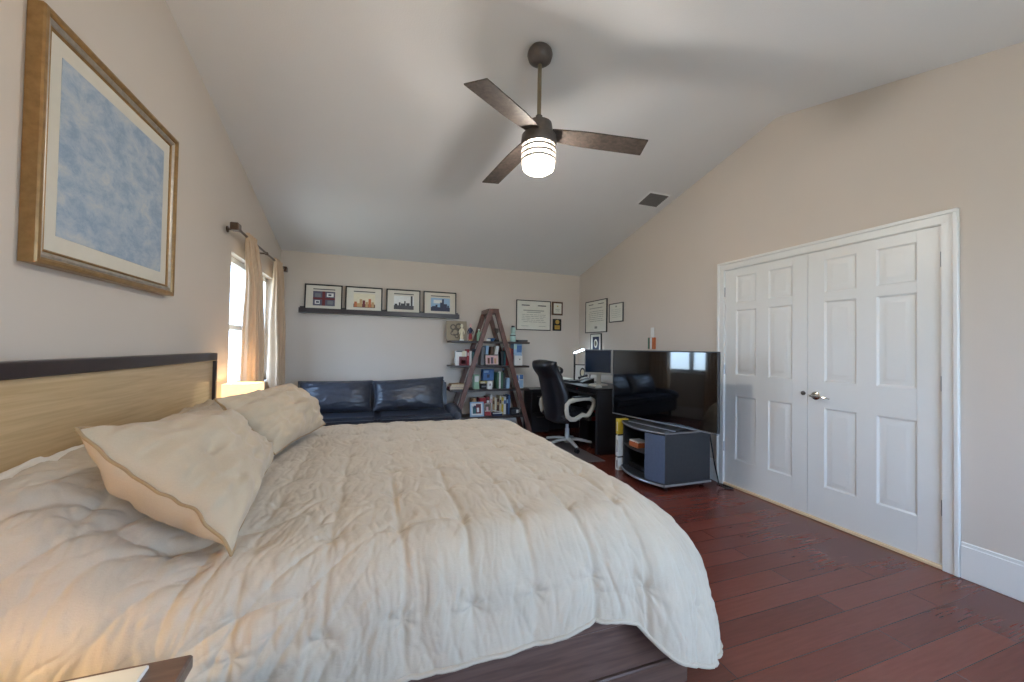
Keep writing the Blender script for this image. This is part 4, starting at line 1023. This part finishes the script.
# things on the desk
fr_ = framed('framed_photo', 'dark framed white picture with an oval standing on the desk beside the monitor', 'picture', 2.93, DZ, .24, .245, 5.12, R(8), [(.0, 0, [(.5 + .17 * math.cos(2 * PI * i / 20), .5 + .3 * math.sin(2 * PI * i / 20)) for i in range(20)], 0, K['dkgrey']), (0, 0, [(.5 + .1 * math.cos(2 * PI * i / 20), .5 + .2 * math.sin(2 * PI * i / 20)) for i in range(20)], 0, K['cream'])], None, fw=.014, matm=M['whitem'])
fr_.rotation_euler = (R(-8), 0, R(-40))
ph = thing('desk_phone', 'black desk phone in front of the oval picture on the desk', 'phone', (2.80, 4.82, DZ))
bm = B(); loft(bm, [[Vector((2.72, 4.74, DZ)), Vector((2.90, 4.74, DZ)), Vector((2.90, 4.92, DZ)), Vector((2.72, 4.92, DZ))], [Vector((2.72, 4.74, DZ + .02)), Vector((2.90, 4.74, DZ + .07)), Vector((2.90, 4.92, DZ + .07)), Vector((2.72, 4.92, DZ + .02))]], smooth=False); part('body', bm, M['black'], ph)
bm = B(); tube(bm, [(2.75, 4.90, DZ + .06), (2.78, 4.90, DZ + .075), (2.84, 4.90, DZ + .09), (2.88, 4.90, DZ + .1)], [.022, .014, .014, .022], 10); part('handset', bm, M['black'], ph)
bm = B(); box(bm, 2.58, 2.80, 5.15, 5.45, DZ, DZ + .035, .002); single('paper_stack', bm, M['paper'], 'stack of white papers on the desk near the corner', 'paper', (2.69, 5.3, DZ))
bm = B(); box(bm, 2.58, 2.72, 4.86, 5.10, DZ, DZ + .03, .004); single('notebook', bm, M['standgrey'], 'dark notebook on the desk edge behind the chair', 'notebook', (2.65, 4.98, DZ))
cu = thing('mouse', 'small silver mouse on the desk near the end panel', 'mouse', (2.62, 4.18, DZ))
bm = B(); lathe(bm, [(0, 0), (.03, 0), (.031, .012), (.022, .028), (0, .033)], (0, 0, 0), 18); bmesh.ops.scale(bm, vec=(1.5, 1, 1), verts=bm.verts[:]); bmesh.ops.translate(bm, vec=(2.62, 4.18, DZ), verts=bm.verts[:]); part('shell', bm, M['silverp'], cu)
bm = B(); box(bm, 2.62, 2.70, 4.26, 4.42, DZ, DZ + .02, .004); single('sticky_note_pad', bm, M['paper'], 'cream note pad on the desk in front of the monitor', 'note pad', (2.66, 4.34, DZ))

# office chair
ch = thing('office_chair', 'black leather executive office chair with silver arms at the desk', 'chair', (2.365, 4.50, 0), rotz=R(8), local=True)
bm = B(); lathe(bm, [(0, .06), (.035, .06), (.045, .10), (.03, .125), (.028, .24), (.02, .24), (.02, .38), (0, .38)], (0, 0, 0), 18); part('gas_column', bm, M['silverp'], ch)
for k in range(5):
    a = R(-103 + 72 * k); c, s_ = math.cos(a), math.sin(a)
    bm = B(); pts = [(c * .03, s_ * .03, .105), (c * .12, s_ * .12, .105), (c * .22, s_ * .22, .088), (c * .31, s_ * .31, .07)]
    tube(bm, pts, [.03, .028, .024, .02], 10, flat=.75); lg = part('base_leg', bm, M['silverp'], ch)
    bm = B(); px, py = c * .31, s_ * .31
    lathe(bm, [(0, -.022), (.027, -.022), (.027, -.005), (.01, -.004), (.01, .004), (.027, .005), (.027, .022), (0, .022)], (px, 0, .027), 16, 'Y')
    bmesh.ops.translate(bm, vec=(0, py, 0), verts=bm.verts[:]); lathe(bm, [(.008, .03), (.008, .065)], (px, py, 0), 8); part('caster', bm, M['black'], lg)
bm = B(); box(bm, -.12, .12, -.09, .09, .355, .385, .006); part('mechanism', bm, M['black'], ch)
bm = B(); tube(bm, [(.02, -.08, .37), (.02, -.2, .365), (.03, -.27, .36)], .006, 8); part('lift_lever', bm, M['black'], ch)
def seat_slab(bm, ringf, n):
    loft(bm, [ringf(i / n) for i in range(n + 1)])
bm = B()
bmc, _ = pillow_bm((-.24, -.26, .42), (.27, -.25, .43), (.27, .25, .43), (-.24, .26, .42), (0, 0, 1), .075, .05, pinch=.02, n=30, seed=61, wr=.006, pw=(6, .5))
part('seat', bmc, M['bleather'], ch, angle=80)
# backrest: padded, waisted, with a rolled headrest
bm = B(); rings = []; nb = 40; nr = 28
for i in range(nb + 1):
    f = i / nb; z_ = .33 + f * .79
    xc = -.20 - .20 * f + .05 * math.sin(PI * f) - (.02 * math.sin(PI * max(0, (f - .75) / .25)) if f > .75 else 0)
    hw = (.235 + .03 * math.sin(PI * min(f / .7, 1))) if f < .62 else .245 - .02 * math.sin(PI * (f - .62) / .38)
    hw *= min(1, (max(0.0, 1 - abs(2 * f - 1) ** 14)) ** .4 + .25)
    td = (.055 + .02 * math.sin(PI * f) + (.03 * math.sin(PI * (f - .72) / .28) if f > .72 else 0)) * min(1, (max(0, 1 - abs(2 * f - 1) ** 10)) ** .5 + .15)
    ring = []
    for k in range(nr):
        a = 2 * PI * k / nr; ca, sa = math.cos(a), math.sin(a)
        y_ = math.copysign(abs(sa) ** .55, sa) * hw; x_ = math.copysign(abs(ca) ** .8, ca) * td
        if ca > 0: x_ *= 1 + .15 * math.cos(2 * PI * f * 4)
        curve = .05 * (y_ / .25) ** 2
        ring.append(Vector((xc + x_ + curve, y_, z_)))
    rings.append(ring)
loft(bm, rings); br_ = part('backrest', bm, M['bleather'], ch, angle=80)
bm = B(); rings = []
for i in range(13):
    f = i / 12; y_ = -.2 + .4 * f; s_ = math.sin(PI * (f * .9 + .05)) ** .4
    rings.append([Vector((-.27 + .06 * math.cos(a) * s_ + .03 * (y_ / .2) ** 2, y_, .99 + .075 * math.sin(a) * s_)) for a in [2 * PI * k / 18 for k in range(18)]])
loft(bm, rings); part('headrest_pad', bm, M['bleather'], br_, angle=80)
for s_ in (-1, 1):
    y_ = s_ * .285
    loop = [(-.20, .45), (-.215, .52), (-.21, .585), (-.17, .625), (-.08, .645), (.04, .655), (.13, .65), (.185, .62), (.19, .57), (.16, .51), (.115, .455), (.08, .435), (.02, .455), (-.03, .43), (-.09, .405), (-.15, .41)]
    pts = [Vector((a * 1.02, y_, b_)) for a, b_ in loop]
    bm = B(); tube(bm, pts, .023, 10, closed=True, flat=1.25)
    tube(bm, [(-.02, y_, .425), (-.02, s_ * .22, .40), (-.02, s_ * .1, .38)], .014, 8); ar = part('armrest', bm, M['armgrey'], ch)
    bm = B(); box(bm, -.13, .12, y_ - .03, y_ + .03, .665, .684, .009, seg=2); part('arm_pad', bm, M['bleather'], ar)
bm = B(); box(bm, 1.62, 2.50, 3.82, 5.02, .0, .004, .001)
single('chair_mat', bm, mat('smoky_plastic_mat', (110, 100, 98), rough=.3, noise=(4, .05)), 'thin grey plastic chair mat on the floor under the office chair', 'floor mat', (2.05, 4.4, 0))
ch.location.z = .004

# ================================================================== TELEVISION AND STAND
ts = thing('tv_stand', 'charcoal bow-front television stand beside the closet door', 'tv stand', (2.75, 3.15, 0))
SY0, SY1, SXF, SXB, ST = 2.845, 3.47, 2.475, 3.0, .525
def bow(y, off=0.0): return SXF - off - .085 * (1 - ((y - (SY0 + SY1) / 2) / ((SY1 - SY0) / 2)) ** 2)
def slab(bm, z0, z1, off, ext, mi=0, x1=SXB):
    ys = [SY0 - ext + (SY1 - SY0 + 2 * ext) * i / 24 for i in range(25)]
    poly = [(bow(min(max(y, SY0), SY1), off), y) for y in ys] + [(x1, SY1 + ext), (x1, SY0 - ext)]
    loft(bm, [[Vector((a, b_, z0)) for a, b_ in poly], [Vector((a, b_, z1)) for a, b_ in poly]], mi=mi, smooth=False)
bm = B(); slab(bm, ST - .03, ST, .004, .004); tp = part('top', bm, M['standgrey'], ts)
bm = B(); tube(bm, [(bow(SY0 + (SY1 - SY0) * i / 24, .006), SY0 + (SY1 - SY0) * i / 24, ST - .012) for i in range(25)] , .008, 8); tube(bm, [(SXF - .006, SY0 - .004, ST - .012), (SXB, SY0 - .004, ST - .012)], .007, 8); part('edge_trim', bm, M['silver'], tp, 'silver edge of the top')
bm = B(); slab(bm, .035, .065, .008, .006); bt = part('base', bm, M['standgrey'], ts)
bm = B(); tube(bm, [(bow(SY0 + (SY1 - SY0) * i / 24, .010), SY0 + (SY1 - SY0) * i / 24, .048) for i in range(25)], .011, 8); tube(bm, [(SXF - .008, SY0 - .006, .048), (SXB, SY0 - .006, .048)], .011, 8); part('edge_trim', bm, M['silver'], bt, 'silver edge of the base')
bm = B(); box(bm, SXF + .002, SXB, SY0, SY0 + .02, .065, ST - .03, .002); part('side_panel', bm, M['standgrey'], ts)
bm = B(); box(bm, SXF + .002, SXB, SY1 - .02, SY1, .065, ST - .03, .002); part('side_panel', bm, M['standgrey'], ts)
bm = B(); box(bm, SXB - .012, SXB, SY0 + .02, SY1 - .02, .065, ST - .03); part('back_panel', bm, M['black'], ts)
bm = B(); box(bm, SXF, SXB - .012, 3.02, 3.035, .065, ST - .03); part('divider', bm, M['standgrey'], ts)
bm = B(); slab_y = [3.036 + (SY1 - .021 - 3.036) * i / 12 for i in range(13)]
poly = [(bow(y, -.02), y) for y in slab_y] + [(SXB - .013, SY1 - .021), (SXB - .013, 3.036)]
loft(bm, [[Vector((a, b_, .285)) for a, b_ in poly], [Vector((a, b_, .30)) for a, b_ in poly]], smooth=False); part('shelf_board', bm, M['standgrey'], ts)
bm = B(); ysd = [SY0 + .002 + (3.03 - SY0 - .002) * i / 10 for i in range(11)]
poly = [(bow(y), y) for y in ysd] + [(bow(y) + .016, y) for y in reversed(ysd)]
loft(bm, [[Vector((a, b_, .068)) for a, b_ in poly], [Vector((a, b_, ST - .033)) for a, b_ in poly]], smooth=False); part('door', bm, M['standdoor'], ts, 'slate blue bowed door')
for (a, b_) in ((SXF + .05, SY0 + .05), (SXF + .05, SY1 - .05), (SXB - .05, SY0 + .05), (SXB - .05, SY1 - .05)):
    bm = B(); lathe(bm, [(0, -.012), (.017, -.012), (.017, .012), (0, .012)], (a, 0, .017), 12, 'Y'); bmesh.ops.translate(bm, vec=(0, b_, 0), verts=bm.verts[:]); lathe(bm, [(.006, .02), (.006, .036)], (a, b_, 0), 8); part('caster', bm, M['black'], ts)
GS = 'things inside the television stand'
rt = thing('disc_case', 'orange disc case lying on the shelf of the television stand', 'disc case', (2.50, 3.26, .30), GS)
bm = B(); box(bm, 2.45, 2.57, 3.19, 3.33, .30, .345, .003); part('case', bm, K['orange'], rt)
rt = thing('disc_case', 'white disc case on top of the orange case in the television stand', 'disc case', (2.50, 3.27, .3455), GS)
bm = B(); box(bm, 2.46, 2.58, 3.20, 3.34, .3455, .36, .003); part('case', bm, K['white'], rt)
bm = B(); box(bm, 2.50, 2.80, 3.07, 3.40, .067, .12, .004); box(bm, 2.497, 2.50, 3.10, 3.2, .085, .1, mi=1)
single('media_player', bm, [M['black'], M['standgrey']], 'black media player in the lower bay of the television stand', 'media player', (2.65, 3.23, .067), GS)
bm = B(); box(bm, 2.52, 2.76, 3.05, 3.17, .3005, .335, .004); single('game_console', bm, M['black'], 'black slim box beside the disc cases in the television stand', 'media box', (2.64, 3.11, .3005), GS)

TA, TB_ = Vector((2.519, 3.731)), Vector((2.743, 2.522))
tv = thing('television', 'large black flat screen television with thin silver bezel on the stand', 'television', ((TA.x + TB_.x) / 2, (TA.y + TB_.y) / 2, ST + .0005), rotz=math.atan2(TB_.y - TA.y, TB_.x - TA.x), local=True)
tw = (TB_ - TA).length; t0, t1 = .026, .732
bm = B(); e = .011
box(bm, -tw / 2, tw / 2, 0, .03, t0, t0 + e + .004, .002, 1); box(bm, -tw / 2, tw / 2, 0, .03, t1 - e, t1, .002); box(bm, -tw / 2, -tw / 2 + e, 0, .03, t0 + e + .004, t1 - e, .002); box(bm, tw / 2 - e, tw / 2, 0, .03, t0 + e + .004, t1 - e, .002)
part('bezel', bm, [M['standgrey'], M['silver']], tv)
bm = B(); box(bm, -tw / 2 + e, tw / 2 - e, .004, .012, t0 + e + .004, t1 - e); part('screen', bm, M['screen'], tv)
bm = B(); box(bm, -tw / 2 + .006, tw / 2 - .006, .012, .04, t0 + .01, t1 - .006, .004); box(bm, -tw * .3, tw * .3, .04, .075, t0 + .05, t1 - .25, .012); part('back_cover', bm, M['black'], tv)
bm = B(); box(bm, -.06, .06, .02, .05, .012, t0 + .12, .004); part('neck', bm, M['black'], tv)
bm = B(); box(bm, -.28, .28, -.10, .12, 0, .012, .004, seg=2); bs = part('stand_base', bm, M['black'], tv)
bm = B(); box(bm, -.28, .28, -.104, -.098, .001, .011, .002); part('edge_trim', bm, M['silver'], bs, 'silver front edge of the base')

# slim stack beside the stand
GB = 'slim boxes stacked beside the television stand'
for (a, b_, m_, nm, s_) in ((0, .13, K['white'], 'storage_box', 'white slim box on the floor, lowest beside the television stand'), (.1305, .145, K['black'], 'storage_case', 'thin black case between the white slim boxes'), (.1455, .36, K['white'], 'storage_box', 'tall white slim box beside the television stand, middle of stack'), (.3605, .375, K['black'], 'storage_case', 'thin black case under the yellow box beside the stand'), (.3755, .535, K['yellow'], 'storage_box', 'yellow slim box topmost beside the television stand')):
    bm = B(); box(bm, 2.432, 2.56, 3.49, 3.535, a, b_, .003); box(bm, 2.431, 2.432, 3.50, 3.515, a + (b_ - a) * .2, a + (b_ - a) * .8, mi=1)
    single(nm, bm, [m_, K['grey'] if m_ is K['white'] else K['cream']], s_, 'box', (2.496, 3.512, a), GB)
bm = B(); box(bm, 2.62, 2.67, 3.39, 3.44, ST + .0005, ST + .045, .003); single('toy_block', bm, K['red'], 'small red box at the left rear corner of the stand top', 'box', (2.645, 3.415, ST), None)
# cables
bm = B(); tube(bm, [(2.72, 3.02, .70), (2.86, 2.98, .60), (3.0, 2.92, .555), (3.03, 2.88, .48), (3.04, 2.83, .2), (3.05, 2.79, .03), (3.07, 2.74, .008), (3.12, 2.70, .008), (3.13, 2.76, .008), (3.10, 2.86, .008)], .007, 8)
single('power_cable', bm, M['black'], 'black power cable trailing behind the television stand to the floor', 'cable', (3.05, 2.8, 0))

# ================================================================== CEILING FAN, VENT
FX, FY = .995, YR
fan = thing('ceiling_fan', 'three-blade dark wood ceiling fan with lit caged drum light', 'ceiling fan', (FX, FY, HR))
bm = B(); lathe(bm, [(0, HR + .0), (.055, HR + .0), (.078, HR - .03), (.084, HR - .055), (.074, HR - .088), (.05, HR - .108), (.022, HR - .118), (0, HR - .118)], (FX, FY, 0), 28); part('canopy', bm, M['bronze'], fan)
bm = B(); lathe(bm, [(.0135, HR - .11), (.0135, 2.76)], (FX, FY, 0), 14); part('downrod', bm, M['nickel'], fan)
bm = B(); lathe(bm, [(0, 2.79), (.022, 2.79), (.026, 2.755), (.06, 2.748), (.085, 2.735), (.09, 2.70), (.09, 2.665), (.112, 2.655), (.118, 2.60), (.11, 2.585), (0, 2.58)], (FX, FY, 0), 36); part('motor_housing', bm, M['bronze'], fan)
for k, ad in enumerate((100.5, 219.5, 342)):
    a = R(ad); dirv = Vector((math.cos(a), math.sin(a), 0)); sd = Vector((-dirv.y, dirv.x, 0)); ctr = Vector((FX, FY, 2.665))
    bm = B(); rings = []
    for i in range(9):
        f = i / 8; rr_ = .085 + (.70 - .085) * f; hw = .055 + .018 * min(1, f * 3); zz = -.065 * f
        tl = -.15
        def pt(s_, dz): return ctr + dirv * (rr_ ) + sd * hw * s_ + Vector((0, 0, zz + dz + s_ * hw * tl))
        rings.append([pt(-1, -.004), pt(1, -.004), pt(1, .004), pt(-1, .004)])
    loft(bm, rings, smooth=False); bl = part('blade', bm, M['blade'], fan)
    bm = B(); p0 = ctr + dirv * .07; p1 = ctr + dirv * .17 + Vector((0, 0, -.006)); tube(bm, [p0 + Vector((0, 0, .006)), p1 + Vector((0, 0, .006))], .012, 8, flat=.5); part('blade_iron', bm, M['bronze'], bl)
LZ0, LZ1 = 2.415, 2.582
bm = B(); lathe(bm, [(0, LZ0), (.075, LZ0 + .003), (.098, LZ0 + .02), (.103, LZ0 + .045), (.103, LZ1), (0, LZ1)], (FX, FY, 0), 36); lgt = part('glass_drum', bm, M['lampglass'], fan, 'lit white glass drum')
bm = B()
for zz in (2.56, 2.525, 2.49):
    lathe(bm, [(.1065, zz - .008), (.1135, zz - .008), (.1135, zz + .008), (.1065, zz + .008), (.1065, zz - .008)], (FX, FY, 0), 36, cap=False)
for k in range(4):
    a = PI / 4 + k * PI / 2 - .35; x_, y_ = FX + .109 * math.cos(a), FY + .109 * math.sin(a); tube(bm, [(x_, y_, 2.486), (x_, y_, 2.59)], .004, 6)
part('cage', bm, M['bronze'], fan)
_l = bpy.data.lights.new('fan_bulb', 'POINT'); _l.energy = 40; _l.color = (1, .965, .925); _l.shadow_soft_size = .05
_b = bpy.data.objects.new('fan_bulb', _l); COL.objects.link(_b); _b.location = (0, 0, 2.462 - HR); _b.parent = fan

def slope_frame(y):
    k = -(HR - HC) / (YB - YR); n_ = Vector((0, k, -1)).normalized()   # downward normal of the back slope
    yv = Vector((0, 1, k)).normalized()
    return Matrix(((-1, 0, 0), (0, yv.y, n_.y), (0, yv.z, n_.z))).to_4x4()
vt = thing('ceiling_vent', 'dark rectangular air vent in the sloped ceiling near the right wall', 'vent', (2.935, 3.595, cz(3.595)), local=True)
mv = slope_frame(3.595); vt.rotation_euler = mv.to_euler()
bm = B(); vw, vh = .125, .108
for (a, b_, c, d) in ((-vw - .018, vw + .018, -vh - .018, -vh), (-vw - .018, vw + .018, vh, vh + .018), (-vw - .018, -vw, -vh, vh), (vw, vw + .018, -vh, vh)):
    box(bm, a, b_, c, d, 0, .008, .002)
part('frame', bm, M['ventgrey'] if 'ventgrey' in M else M['ceil'], vt)
bm = B(); box(bm, -vw, vw, -vh, vh, .0005, .001); part('duct', bm, K['black'], vt)
for i in range(9):
    yy = -vh + (i + .5) * 2 * vh / 9
    bm = B(); box(bm, -vw, vw, -.007, .007, -.0008, .0008, mtx=Matrix.Translation((0, yy, .0075)) @ Matrix.Rotation(R(30), 4, 'X')); part('slat', bm, K['slat'], vt)

for o in list(COL.objects):
    if '_w' in o: del o['_w']
